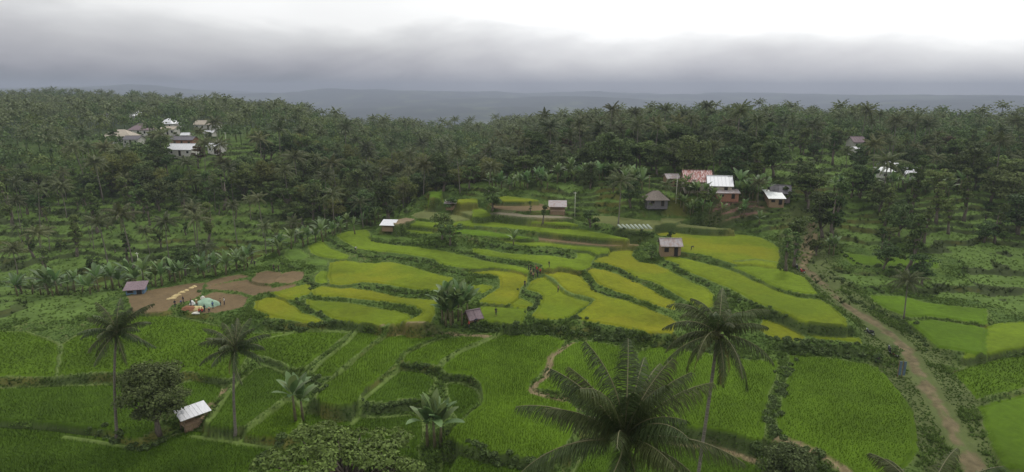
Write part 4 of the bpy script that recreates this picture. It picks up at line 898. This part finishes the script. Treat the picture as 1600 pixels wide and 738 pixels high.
# hedges of brush along the larger banks
HEDG=[("P 800,512 860,519 930,528 1000,535 1050,543 1120,548",.9,1.5),("P 1225,545 1280,550 1350,560",1.0,1.4),("P 1200,532 1260,538 1340,540",.6,1.0),("P 415,510 445,514 480,515 508,507 535,505",.9,1.1),
("A7 320,330 420,400 520,440 600,470 700,480",.9,1.0),("A7 720,470 900,490 1040,500 1100,530 1180,570 1300,600 1476,620",.7,1.0),("B4 0,465 160,490 400,525 640,545 720,575",.9,.9),
("C8 740,225 900,240 1040,265 1180,285 1320,300",.7,1.0),("A7 640,355 800,370 960,380 1180,405 1300,440 1476,480",.7,.9),("B4 0,562 140,595 350,612 480,635",.6,.7),
("B4 790,330 900,360 1000,375 1200,405 1340,425",1.1,1.1),("B5 0,325 60,350 110,400 200,440 330,490",.8,1.0),("B4 850,610 960,640 1060,670 1110,710 1180,740",.5,.8),
("C5 115,80 85,200 70,300 30,400 20,480 50,560",.9,1.6),("P 1180,690 1205,700 1235,712 1275,716 1300,730",1.0,1.3),("C2 620,360 740,365 860,345 930,345",.5,.6),("C2 840,130 960,145 1040,185",.5,.6),
("B8 330,195 420,245 560,305 640,380 700,430",.9,1.2),("B8 235,85 300,130 380,160 470,170 600,190 720,200",1.1,1.6),("B7 700,250 760,285 820,310",.7,.9),("B7 750,400 820,370 850,300 870,320",.6,.9),
("B7 1190,170 1230,250 1300,275 1400,295 1476,320",.6,.8),("B7 1070,455 1170,470",.8,.7),("P 1130,455 1160,470 1190,485 1230,500",.8,1.0),("C8 190,60 260,80 330,100",1.1,.8),("C8 360,170 420,230 390,250",.9,.7),
("C8 300,320 400,400 500,440",.8,.8),("A8 790,350 800,360",1.0,.5),("P 690,508 740,512 790,516",.7,.7),("P 300,520 360,528 400,532",.5,.7),("A7 1480,-10 1200,-5 1000,60 860,130 780,180",.9,2.0),("C2 370,190 360,260 330,300",.7,1.3),
("P 400,728 418,712 432,700 440,692",.9,.8),("P 690,700 780,722 860,738",.7,.8),("P 150,668 190,690 230,706 260,690",.7,1.2),("P 1230,402 1222,420 1215,432",.9,1.2),("B6 560,560 700,690 820,760 1000,780 1300,790",1.3,1.8),("P 1330,470 1380,492 1420,505 1456,512 1500,520",.8,1.2)]
hb=MB(); nb=0
for s,rad,wid in HEDG:
    P=np.array([hit(a,b_) for a,b_ in pts(s)]); seg=np.linalg.norm(np.diff(P[:,:2],axis=0),axis=1); sg=np.r_[0,np.cumsum(seg)]
    for t in np.arange(0,sg[-1],rad*.75):
        x=np.interp(t,sg,P[:,0])+rg.normal()*wid*.35; y=np.interp(t,sg,P[:,1])+rg.normal()*wid*.35
        if near(x,y,fid)>=0 and near(x,y,din)>1.0: continue
        r_=rad*rg.uniform(.4,1.1)*(.72 if P[0,1]<110 else .46); z=float(gz(x,y)); hb.add(*blob(rg,(x,y,z+r_*.15),(r_,r_,r_*.8),int(70+60*r_),.13+.05*r_)); nb+=1
print('hedge blobs',nb)
tag(ob('hedge_brush',hb.mesh('hedge_brush',M['leaf_mid'])),'low leafy brush growing along the larger terrace banks','brush',kind='stuff')
# ------------------------------------------------------------------ people
def figure(name,J,E,head,hatk,yawv=0,arm_end=()):
    """skinned body from joints J (name:(x,y,z,r)) and edges E -> mesh, coloured by cloth region"""
    names=list(J); me=bpy.data.meshes.new(name); me.from_pydata([J[k][:3] for k in names],[(names.index(a),names.index(b)) for a,b in E],[])
    o=bpy.data.objects.new(name,me); COL.objects.link(o); m=o.modifiers.new('s','SKIN'); 
    for i,k in enumerate(names): me.skin_vertices[0].data[i].radius=(J[k][3],)*2
    me.skin_vertices[0].data[names.index('pelvis')].use_root=True
    o.modifiers.new('u','SUBSURF').levels=1
    dg=bpy.context.evaluated_depsgraph_get(); out=bpy.data.meshes.new_from_object(o.evaluated_get(dg)); bpy.data.objects.remove(o); out.name=name
    return out
def fingers(J,E,hand,side,dirv):
    hx,hy,hz=J[hand][:3]
    for i,(off,l) in enumerate([(-.03,.07),(-.01,.085),(.01,.08),(.03,.065)]):
        a=f'{hand}f{i}a'; b_=f'{hand}f{i}b'
        J[a]=(hx+off*dirv[1]+dirv[0]*.045,hy-off*dirv[0]+dirv[1]*.045,hz+dirv[2]*.045,.0095); J[b_]=(J[a][0]+dirv[0]*l*.7,J[a][1]+dirv[1]*l*.7,J[a][2]+dirv[2]*l-.01,.008); E+= [(hand,a),(a,b_)]
    a=f'{hand}t'; J[a]=(hx-.045*side,hy-.03,hz+dirv[2]*.03,.009); E.append((hand,a))
def pose(kind):
    J={};E=[]
    if kind=='stand':
        J=dict(pelvis=(0,0,.9,.13),waist=(0,0,1.05,.115),chest=(0,0,1.27,.14),neck=(0,-.01,1.44,.055),skull=(0,-.02,1.5,.06),hl=(.09,0,.86,.095),hr=(-.09,0,.86,.095),kl=(.1,-.05,.47,.062),kr=(-.11,.06,.47,.062),al=(.1,.02,.07,.042),ar=(-.12,.12,.07,.042),tl=(.11,-.13,.03,.035),tr=(-.13,-.02,.03,.035),
          sl=(.18,0,1.37,.06),sr=(-.18,0,1.37,.06),el=(.25,.0,1.1,.042),er=(-.24,-.06,1.12,.042),wl=(.24,-.1,.87,.03),wr=(-.17,-.25,.98,.03),handl=(.24,-.13,.8,.036),handr=(-.14,-.31,.97,.036))
    elif kind=='bend':
        J=dict(pelvis=(0,0,.82,.13),waist=(0,-.12,.93,.12),chest=(0,-.34,.99,.14),neck=(0,-.52,.98,.055),skull=(0,-.58,.97,.06),hl=(.1,.02,.78,.095),hr=(-.1,.02,.78,.095),kl=(.13,-.08,.42,.062),kr=(-.12,-.04,.42,.062),al=(.14,.04,.06,.042),ar=(-.13,.1,.06,.042),tl=(.15,-.12,.03,.035),tr=(-.14,-.05,.03,.035),
          sl=(.17,-.42,1.0,.06),sr=(-.17,-.42,1.0,.06),el=(.2,-.5,.74,.042),er=(-.2,-.48,.74,.042),wl=(.15,-.6,.5,.03),wr=(-.13,-.58,.5,.03),handl=(.14,-.62,.44,.036),handr=(-.12,-.6,.44,.036))
    else:
        J=dict(pelvis=(0,.02,.3,.14),waist=(0,-.02,.45,.12),chest=(0,-.08,.67,.14),neck=(0,-.12,.84,.055),skull=(0,-.14,.9,.06),hl=(.1,0,.27,.1),hr=(-.1,0,.27,.1),kl=(.19,-.34,.48,.065),kr=(-.18,-.36,.47,.065),al=(.15,-.2,.07,.042),ar=(-.14,-.22,.07,.042),tl=(.16,-.36,.03,.035),tr=(-.15,-.38,.03,.035),
          sl=(.17,-.08,.77,.06),sr=(-.17,-.08,.77,.06),el=(.22,-.26,.57,.042),er=(-.22,-.26,.57,.042),wl=(.1,-.44,.45,.03),wr=(-.08,-.46,.42,.03),handl=(.08,-.5,.4,.036),handr=(-.06,-.52,.38,.036))
    E=[('pelvis','waist'),('waist','chest'),('chest','neck'),('neck','skull'),('pelvis','hl'),('pelvis','hr'),('hl','kl'),('hr','kr'),('kl','al'),('kr','ar'),('al','tl'),('ar','tr'),('chest','sl'),('chest','sr'),('sl','el'),('sr','er'),('el','wl'),('er','wr'),('wl','handl'),('wr','handr')]
    fingers(J,E,'handl',1,(0,-.5,-.8)); fingers(J,E,'handr',-1,(0,-.5,-.8))
    return J,E
POSES={}
for kd in('stand','bend','squat'):
    J,E=pose(kd); me=figure('body_'+kd,J,E,None,None)
    n=len(me.polygons); cen_=np.empty(n*3); me.polygons.foreach_get('center',cen_); cen_=cen_.reshape(-1,3)
    # nearest bone decides skin / shirt / trousers
    ks=[(np.array(J[a][:3]),np.array(J[b][:3]),a,b) for a,b in E]; mi=np.zeros(n,int)
    best=np.full(n,1e9)
    for a,b,na_,nb_ in ks:
        t=np.clip(((cen_-a)@(b-a))/((b-a)@(b-a)+1e-9),0,1); d=np.linalg.norm(cen_-a-t[:,None]*(b-a),axis=1)
        reg=1 if (na_ in('waist','chest') and nb_ in('chest','sl','sr','neck')) or na_ in('pelvis',) and nb_=='waist' or na_ in('sl','sr') else 2 if na_ in('pelvis','hl','hr') or (nb_ in('al','ar')) else 0
        q=d<best; best[q]=d[q]; mi[q]=reg
    me.polygons.foreach_set('material_index',mi.astype(np.int32)); me.polygons.foreach_set('use_smooth',np.ones(n,bool))
    hd=MB(); hc=np.array(J['skull'][:3])+[0,-.02 if kd!='bend' else -.08,.08 if kd!='bend' else .0]
    hd.sphere(hc,(.078,.092,.115),nu=12,nv=9); hd.sphere(hc+[0,-.095,-.01],(.014,.02,.02),nu=6,nv=4)
    for s_ in(-1,1): hd.sphere(hc+[s_*.078,.005,0],(.012,.02,.03),nu=6,nv=4); hd.sphere(hc+[s_*.03,-.08,.015],(.011,.009,.008),m=1,nu=6,nv=4)
    hd.sphere(hc+[0,-.083,-.05],(.025,.01,.007),m=2,nu=6,nv=4)
    hair=MB(); hair.sphere(hc+[0,.018,.03],(.086,.092,.1),nu=12,nv=8)
    hat=MB(); k=14; V=[[hc[0]+.24*math.cos(2*math.pi*i/k),hc[1]+.24*math.sin(2*math.pi*i/k),hc[2]+.06] for i in range(k)]+[[hc[0],hc[1],hc[2]+.24]]
    hat.add(V,(),[[i,(i+1)%k,k] for i in range(k)]+[[(i+1)%k,i,k] for i in range(0)])
    POSES[kd]=(me,hd.mesh('head',[M['skin'],M['hair'],M['shirt_red']],True),hair.mesh('hair',M['hair'],True),hat.mesh('hat',M['straw_hat']))
def person(px,py,kd,shirt,label,hat=False,yaw=None,group=None,s=1.0,z=None):
    p=hit(px,py); me,hd,hr_,ht=POSES[kd]; b=me.copy()
    for q in('skin',shirt,'trousers'): b.materials.append(M[q])
    b2=b
    # one continuous body: head joined in the same mesh
    import bmesh
    bm=bmesh.new(); bm.from_mesh(b2); nb=len(bm.faces); bm.from_mesh(hd)
    bm.faces.ensure_lookup_table()
    for f in bm.faces[nb:]: f.material_index={0:0,1:3,2:4}[f.material_index]
    bm.to_mesh(b2); bm.free(); b2.materials.append(M['hair']); b2.materials.append(M['shirt_red'])
    o=ob('person',b2,None,p,rng.uniform(0,6.28) if yaw is None else R(yaw),s*.9); tag(o,label,'person',group)
    ob('hair',hr_,o)
    if hat: ob('hat',ht,o)
    return o
# harvesters around the threshing place on the brown fields
person(274,482,'stand','shirt_dark','standing person in dark clothes, far left of the harvesting group on the brown field',yaw=60)
person(283,478,'bend','shirt_blue','bending person in a blue shirt behind the orange heap',yaw=40)
person(287,475,'stand','shirt_dark','standing dark clothed person farthest back in the harvesting group',yaw=-30)
person(299,480,'stand','shirt_dark','tall dark person standing in front of the white bundle at the harvest place',yaw=110)
person(308,481,'stand','shirt_tan','person in tan standing left of the green tarp',yaw=20,hat=True)
person(311,489,'squat','shirt_red','squatting person in red in front of the green tarp, leftmost of the squatting pair',yaw=160)
person(316,490,'squat','shirt_red','second squatting person in red, nearest to the white sack',yaw=190)
person(320,488,'stand','shirt_dark','person standing in dark clothes in front of the middle of the green tarp',yaw=170)
person(327,489,'bend','shirt_tan','bending person in tan at the right front of the green tarp',yaw=200)
person(333,484,'stand','shirt_blue','person in blue standing on the right side of the green tarp',yaw=220)
person(345,479,'stand','shirt_tan','person in tan standing right behind the green tarp',yaw=150)
person(351,478,'stand','shirt_white','person in a whitish shirt, far right of the harvesting group',yaw=120)
# field workers
person(775,494,'stand','shirt_dark','lone dark figure standing in the small paddy right of the mauve brown hut',yaw=10)
person(742,507,'bend','shirt_dark','bending dark figure on the path below the mauve brown hut, the upper of two',yaw=80)
person(733,515,'stand','shirt_red','figure in red walking on the path below the mauve brown hut',yaw=-70)
for k,(x,y) in enumerate([(830,432),(834,430),(839,428),(833,437),(840,434),(844,431),(837,424),(829,426)]):
    person(x,y,'stand',['shirt_tan','shirt_dark','shirt_red'][k%3],'harvester in the close row of workers climbing the middle bank',group='row of harvesters on the middle bank')
person(826,423,'stand','shirt_dark','dark figure just left of the row of harvesters on the middle bank',yaw=90)
person(858,421,'stand','shirt_dark','dark figure standing apart to the right of the row of harvesters',yaw=-60)
person(820,450,'stand','shirt_dark','dark figure on the bank below the row of harvesters',yaw=20)
person(872,457,'stand','shirt_tan','pale figure walking along the thin path between the two middle paddies',yaw=70)
person(1080,391,'bend','shirt_dark','figure bending in the highest yellow field near the plank hut',yaw=100)
person(398,417,'stand','shirt_dark','dark figure on the edge above the brown plots, alone at the left',yaw=20)
person(428,424,'stand','shirt_dark','dark figure on the bund above the brown plots, left of a pair',yaw=60)
person(436,425,'stand','shirt_dark','dark figure on the bund above the brown plots, right of a pair',yaw=-60)
person(776,322,'stand','shirt_tan','tiny figure standing at the left end of the upper brown strip',yaw=30)
person(555,392,'bend','shirt_white','figure in a white shirt bending beside the brushy bank of the long terrace',yaw=60)
# tarp, straw, sacks
def lump(name,px,py,w,d,h,m,label,cat,rz=0,seed=0,group=None):
    p=hit(px,py); n=14; a=np.linspace(-1,1,n); A,B=np.meshgrid(a,a); r=np.sqrt(A**2+B**2); rgq=np.random.default_rng(seed)
    Zq=h*np.clip(1-r**2.2,0,1)**.6*(.75+.5*vn(A*2.3+seed,B*2.3,seed))-.02
    V=np.stack([A*w/2*(1+.12*np.sin(B*5+seed)),B*d/2*(1+.1*np.cos(A*4)),Zq],-1).reshape(-1,3); i=np.arange(n*n).reshape(n,n)
    Q=np.stack([i[:-1,:-1],i[:-1,1:],i[1:,1:],i[1:,:-1]],-1).reshape(-1,4)
    keep=(r.reshape(-1)[Q].min(1)<1.0); o=ob(name,npmesh(name,V,Q[keep],None,m,True),None,(p[0],p[1],p[2]+.03),rz); tag(o,label,cat,group); return o
lump('tarp',324,478,4.4,3.2,1.1,M['tarp'],'pale green tarp heaped over the threshed rice','tarp',seed=1)
lump('straw_pile',296,485,2.6,1.2,.7,M['orange'],'reddish orange heap among the harvesters','pile',seed=2)
lump('straw_pile',309,484,2.4,1.6,.5,M['straw'],'yellow straw heap in front of the green tarp','pile',seed=3)
lump('white_bundle',301,476,1.0,.8,.7,M['white'],'white bundle behind the tall dark harvester','bundle',seed=4)
lump('rice_sack',307,492,1.6,.7,.3,M['sack'],'white sack lying flat in front of the squatting pair','sack',seed=5)
lump('rice_sack',317,467,.9,.7,.5,M['sack'],'white sack at the corner of the big brown field','sack',seed=8)
for k,(x,y,w) in enumerate([(268,467,1.7),(273,464,1.2),(277,462,1.4),(284,458,1.3),(291,455,1.0),(299,451,1.0),(304,449,.9)]):
    lump('straw_pile',x,y,w,.7,.28,M['straw'],'small yellow straw pile in the broken line across the bare brown field','pile',rz=.5,seed=20+k,group='straw piles on the brown field')
# pale seedbed covers
for k in range(8):
    a=np.array([hit(972+k*6.5,358-k*.0)[:3],hit(966+k*6.5,352)[:3]]); 
    mb=MB(); c=a.mean(0); L_=np.linalg.norm(a[0]-a[1]); yaw=math.atan2(a[1][0]-a[0][0],a[1][1]-a[0][1])
    s=np.linspace(0,math.pi,7); V=[]
    for yy in(-L_/2,L_/2): V+=[[.32*math.cos(q),yy,.28*math.sin(q)] for q in s]
    mb.add(V,[[i,i+1,i+8,i+7] for i in range(6)],[[0,i+1,i] for i in range(1,6)]+[[7,7+i,8+i] for i in range(1,6)])
    o=ob('seedbed_cover',mb.mesh('seedbed_cover',M['cover'],True),None,(c[0],c[1],c[2]+.02),-yaw); tag(o,'pale cover tunnel over a seedbed beside the lone palm','cover','pale seedbed covers')
# poles, posts
def pole(px,py,h,lean,label,r=.07,m='wood',cat='pole'):
    p=hit(px,py); e=ob('pole',None,None,p); tag(e,label,cat); mb=MB(); mb.tube([[0,0,-.5],[lean*h*.5,0,h*.5],[lean*h,0,h]],[r,r*.9,r*.7],8); ob('shaft',mb.mesh('shaft',M[m],True),e)
    mb=MB(); mb.box((lean*h,0,h-.3),(.9,.08,.08)); ob('crossarm',mb.mesh('crossarm',M[m]),e)
pole(224,438,7,-.1,'thin pale pole leaning left behind the blue walled hut',m='sack')
pole(898,341,7,0,'slim pale pole right of the open field shelter',m='sack')
pole(1056,318,7.5,0,'thin pole standing left of the rusty red roofed house',m='sack')
pole(1013,318,7.5,0,'thin pole standing at the thatched hut')
pole(355,240,8,0,'thin pole beside the pale gabled house on the left hillside',m='sack')
# fence posts line down the verge of the nearest right paddy
# blue board sign: two upright boards
p=hit(1408,590); e=ob('twin_board_sign',None,None,p,R(-8)); tag(e,'upright sign of two narrow grey blue boards on the grass beside the track','sign')
for sx in(-.28,.28):
    mb=MB(); mb.box((sx,0,1.35),(.34,.07,2.1)); ob('board',mb.mesh('board',M['slate']),e)
    mb=MB(); mb.box((sx-.24,0,1.1),(.07,.09,2.8)); ob('post',mb.mesh('post',M['wood']),e)
# motorbikes
def motorbike(px,py,yaw,paint,label):
    p=hit(px,py); e=ob('motorbike',None,None,p,R(yaw)); tag(e,label,'motorbike')
    for x in(-.62,.62):
        mb=MB(); s=np.linspace(0,2*math.pi,19); mb.tube([[x+.25*math.cos(a),0,.29+.25*math.sin(a)] for a in s],.05,8,cap=False); w=ob('wheel',mb.mesh('wheel',M['black'],True),e)
        mb=MB(); mb.tube([[x,-.06,.29],[x,.06,.29]],.05,10)
        for k in range(6): a=k*math.pi/3; mb.tube([[x,0,.29],[x+.22*math.cos(a),0,.29+.22*math.sin(a)]],.012,4)
        ob('rim',mb.mesh('rim',M['metal']),w)
    mb=MB(); mb.tube([[.62,0,.29],[.5,0,.62],[.4,0,.98]],[.035,.04,.035],6); ob('fork',mb.mesh('fork',M['metal'],True),e)
    mb=MB(); mb.tube([[.4,0,.78],[.2,0,.5],[-.1,0,.48],[-.45,0,.66],[-.78,0,.72]],[.1,.12,.15,.14,.05],8); mb.box((.3,0,.6),(.12,.34,.5),ry=.3); mb.box((0,0,.32),(.42,.22,.26)); ob('body',mb.mesh('body',M[paint],True),e)
    mb=MB(); mb.tube([[.08,0,.72],[-.3,0,.78],[-.68,0,.8]],[.08,.12,.09],8); ob('seat',mb.mesh('seat',M['black'],True),e)
    mb=MB(); mb.tube([[.3,-.32,1.02],[.4,0,1.0],[.3,.32,1.02]],.02,6); ob('handlebar',mb.mesh('handlebar',M['black'],True),e)
    mb=MB(); mb.sphere((.5,0,.88),.09); ob('headlight',mb.mesh('headlight',M['white'],True),e)
    mb=MB(); mb.tube([[-.2,.13,.3],[-.7,.13,.34]],[.03,.05],6); ob('exhaust',mb.mesh('exhaust',M['metal'],True),e)
motorbike(1389,552,70,'blackpaint','dark motorbike parked on the grass verge, nearest to the blue board sign')
motorbike(1397,556,100,'redpaint','second motorbike parked in front of a round bush by the blue board sign')
motorbike(1371,566,40,'blackpaint','dark motorbike at the corner of the big right paddy bank')
motorbike(1358,524,120,'blackpaint','lone motorbike parked beside the middle of the dirt track')
motorbike(1253,427,110,'redpaint','motorbike at the far end of the dirt track beside the yellow field, right one')
motorbike(1245,421,80,'blackpaint','motorbike at the far end of the dirt track under the dark tree, left one')
spot(1399,558,'shrub',.55,'small round bush behind the motorbikes near the blue board sign')
spot(1371,568,'shrub',.5,'small dark bush beside the motorbike at the paddy corner')
# ------------------------------------------------------------------ air
hz=MB(); ztop=max(130.0,float(ZZ.max())+6); zb=float(ZZ.min())-1
hz.box((0,0,(ztop+zb)/2),(18400,18400,ztop-zb)); ho=ob('haze',hz.mesh('haze',None)); tag(ho,kind='stuff')
ho.data.materials.clear(); mh=bpy.data.materials.new('haze'); mh.use_nodes=True; nt=mh.node_tree; nt.nodes.clear()
o_=nt.nodes.new('ShaderNodeOutputMaterial'); pv=nt.nodes.new('ShaderNodeVolumePrincipled'); pv.inputs['Color'].default_value=(.44,.48,.58,1); pv.inputs['Density'].default_value=.00023; pv.inputs['Anisotropy'].default_value=.2
nt.links.new(pv.outputs[0],o_.inputs['Volume']); ho.data.materials.append(mh)
# ------------------------------------------------------------------ sky and light
SUN_EL=R(52); SUN_AZ=R(28)       # azimuth clockwise from +Y: ahead and to the right
w=bpy.data.worlds.new("World"); sc.world=w; w.use_nodes=True; N=w.node_tree.nodes; L=w.node_tree.links; bg=N['Background']
sky=N.new('ShaderNodeTexSky'); sky.sky_type='NISHITA'; sky.sun_disc=False; sky.sun_elevation=SUN_EL; sky.sun_rotation=SUN_AZ
def math_(op,a,b=None,c=None,clamp=False):
    n=N.new('ShaderNodeMath'); n.operation=op; n.use_clamp=clamp
    for i,v in enumerate((a,b,c)):
        if v is None: continue
        if hasattr(v,'links'): L.new(v,n.inputs[i])
        else: n.inputs[i].default_value=v
    return n.outputs[0]
tc=N.new('ShaderNodeTexCoord'); sep=N.new('ShaderNodeSeparateXYZ'); L.new(tc.outputs['Generated'],sep.inputs[0])
def noise(scale,stretch,det=5,off=(0,0,0),dist=0):
    mp=N.new('ShaderNodeMapping'); mp.inputs['Scale'].default_value=stretch; mp.inputs['Location'].default_value=off; L.new(tc.outputs['Generated'],mp.inputs[0])
    n=N.new('ShaderNodeTexNoise'); n.inputs['Scale'].default_value=scale; n.inputs['Detail'].default_value=det; n.inputs['Roughness'].default_value=.5; n.inputs['Distortion'].default_value=dist; L.new(mp.outputs[0],n.inputs[0]); return n.outputs[0]
n1=noise(3.2,(1,1,3.),6,(3.1,1.7,.4),.3); n2=noise(9,(1,1,3),5,(1,5,2)); n3=noise(1.6,(1,1,2.2),3,(7,2,1))
el=sep.outputs[2]; ax=sep.outputs[0]
hgt=math_('ADD',el,math_('MULTIPLY',math_('SUBTRACT',n1,.5),.11)); hgt=math_('ADD',hgt,math_('MULTIPLY',math_('SUBTRACT',n2,.5),.03))
hgt=math_('ADD',hgt,math_('ADD',math_('MULTIPLY',ax,.045),.012))
r=N.new('ShaderNodeValToRGB'); L.new(math_('MULTIPLY',hgt,2.5,clamp=True),r.inputs[0]); E_=r.color_ramp.elements
stops=[(0.0,(.2,.215,.25)),(.03,(.3,.305,.345)),(.055,(.41,.405,.45)),(.10,(.54,.535,.575)),(.155,(.70,.695,.715)),(.21,(.88,.88,.885)),(.26,(1.15,1.15,1.14)),(.6,(1.25,1.25,1.24)),(1,(1.05,1.06,1.08))]
E_[0].position=0;E_[0].color=(*stops[0][1],1);E_[1].position=1;E_[1].color=(*stops[-1][1],1)
for pz,c_ in stops[1:-1]: e_=E_.new(pz); e_.color=(*c_,1)
mul=N.new('ShaderNodeMix'); mul.data_type='RGBA'; mul.blend_type='MULTIPLY'; mul.inputs[0].default_value=1
mr=N.new('ShaderNodeMapRange'); mr.inputs[1].default_value=.3; mr.inputs[2].default_value=.7; mr.inputs[3].default_value=.86; mr.inputs[4].default_value=1.12; L.new(n3,mr.inputs[0]); L.new(r.outputs[0],mul.inputs[6]); L.new(mr.outputs[0],mul.inputs[7])
dt=N.new('ShaderNodeVectorMath'); dt.operation='DOT_PRODUCT'; L.new(tc.outputs['Generated'],dt.inputs[0]); dt.inputs[1].default_value=(math.sin(SUN_AZ)*math.cos(SUN_EL),math.cos(SUN_AZ)*math.cos(SUN_EL),math.sin(SUN_EL))
mr2=N.new('ShaderNodeMapRange'); mr2.inputs[1].default_value=-1; mr2.inputs[2].default_value=1; mr2.inputs[3].default_value=.5; mr2.inputs[4].default_value=1.28; L.new(dt.outputs['Value'],mr2.inputs[0])
mul2=N.new('ShaderNodeMix'); mul2.data_type='RGBA'; mul2.blend_type='MULTIPLY'; mul2.inputs[0].default_value=1; L.new(mul.outputs[2],mul2.inputs[6]); L.new(mr2.outputs[0],mul2.inputs[7]); mul=mul2
bgsky=N.new('ShaderNodeBackground'); bgsky.inputs[1].default_value=.08; L.new(sky.outputs[0],bgsky.inputs[0])
bg.inputs[1].default_value=1.0; L.new(mul.outputs[2],bg.inputs[0])
mx=N.new('ShaderNodeMixShader'); mx.inputs[0].default_value=.93; L.new(bgsky.outputs[0],mx.inputs[1]); L.new(bg.outputs[0],mx.inputs[2]); L.new(mx.outputs[0],N['World Output'].inputs[0])
w.cycles.sampling_method='MANUAL'; w.cycles.sample_map_resolution=512
sl=bpy.data.lights.new('Sun','SUN'); sl.energy=1.5; sl.angle=R(10); sl.color=(1,.96,.9); so=bpy.data.objects.new('Sun',sl); COL.objects.link(so)
import mathutils
dv=mathutils.Vector((math.sin(SUN_AZ)*math.cos(SUN_EL),math.cos(SUN_AZ)*math.cos(SUN_EL),math.sin(SUN_EL))); so.rotation_euler=dv.to_track_quat('Z','Y').to_euler(); so.location=(0,0,300)
vs=sc.view_settings; vs.view_transform='Standard'; vs.look='None'; vs.exposure=0; vs.gamma=1; vs.use_curve_mapping=False
sc.cycles.volume_bounces=1; sc.cycles.max_bounces=6; sc.cycles.diffuse_bounces=3; sc.cycles.transmission_bounces=4; sc.cycles.use_denoising=True

bad=[o.name+': '+o['label'] for o in sc.objects if o.get('label') and not 4<=len(o['label'].split())<=16]
print('LONG',bad)
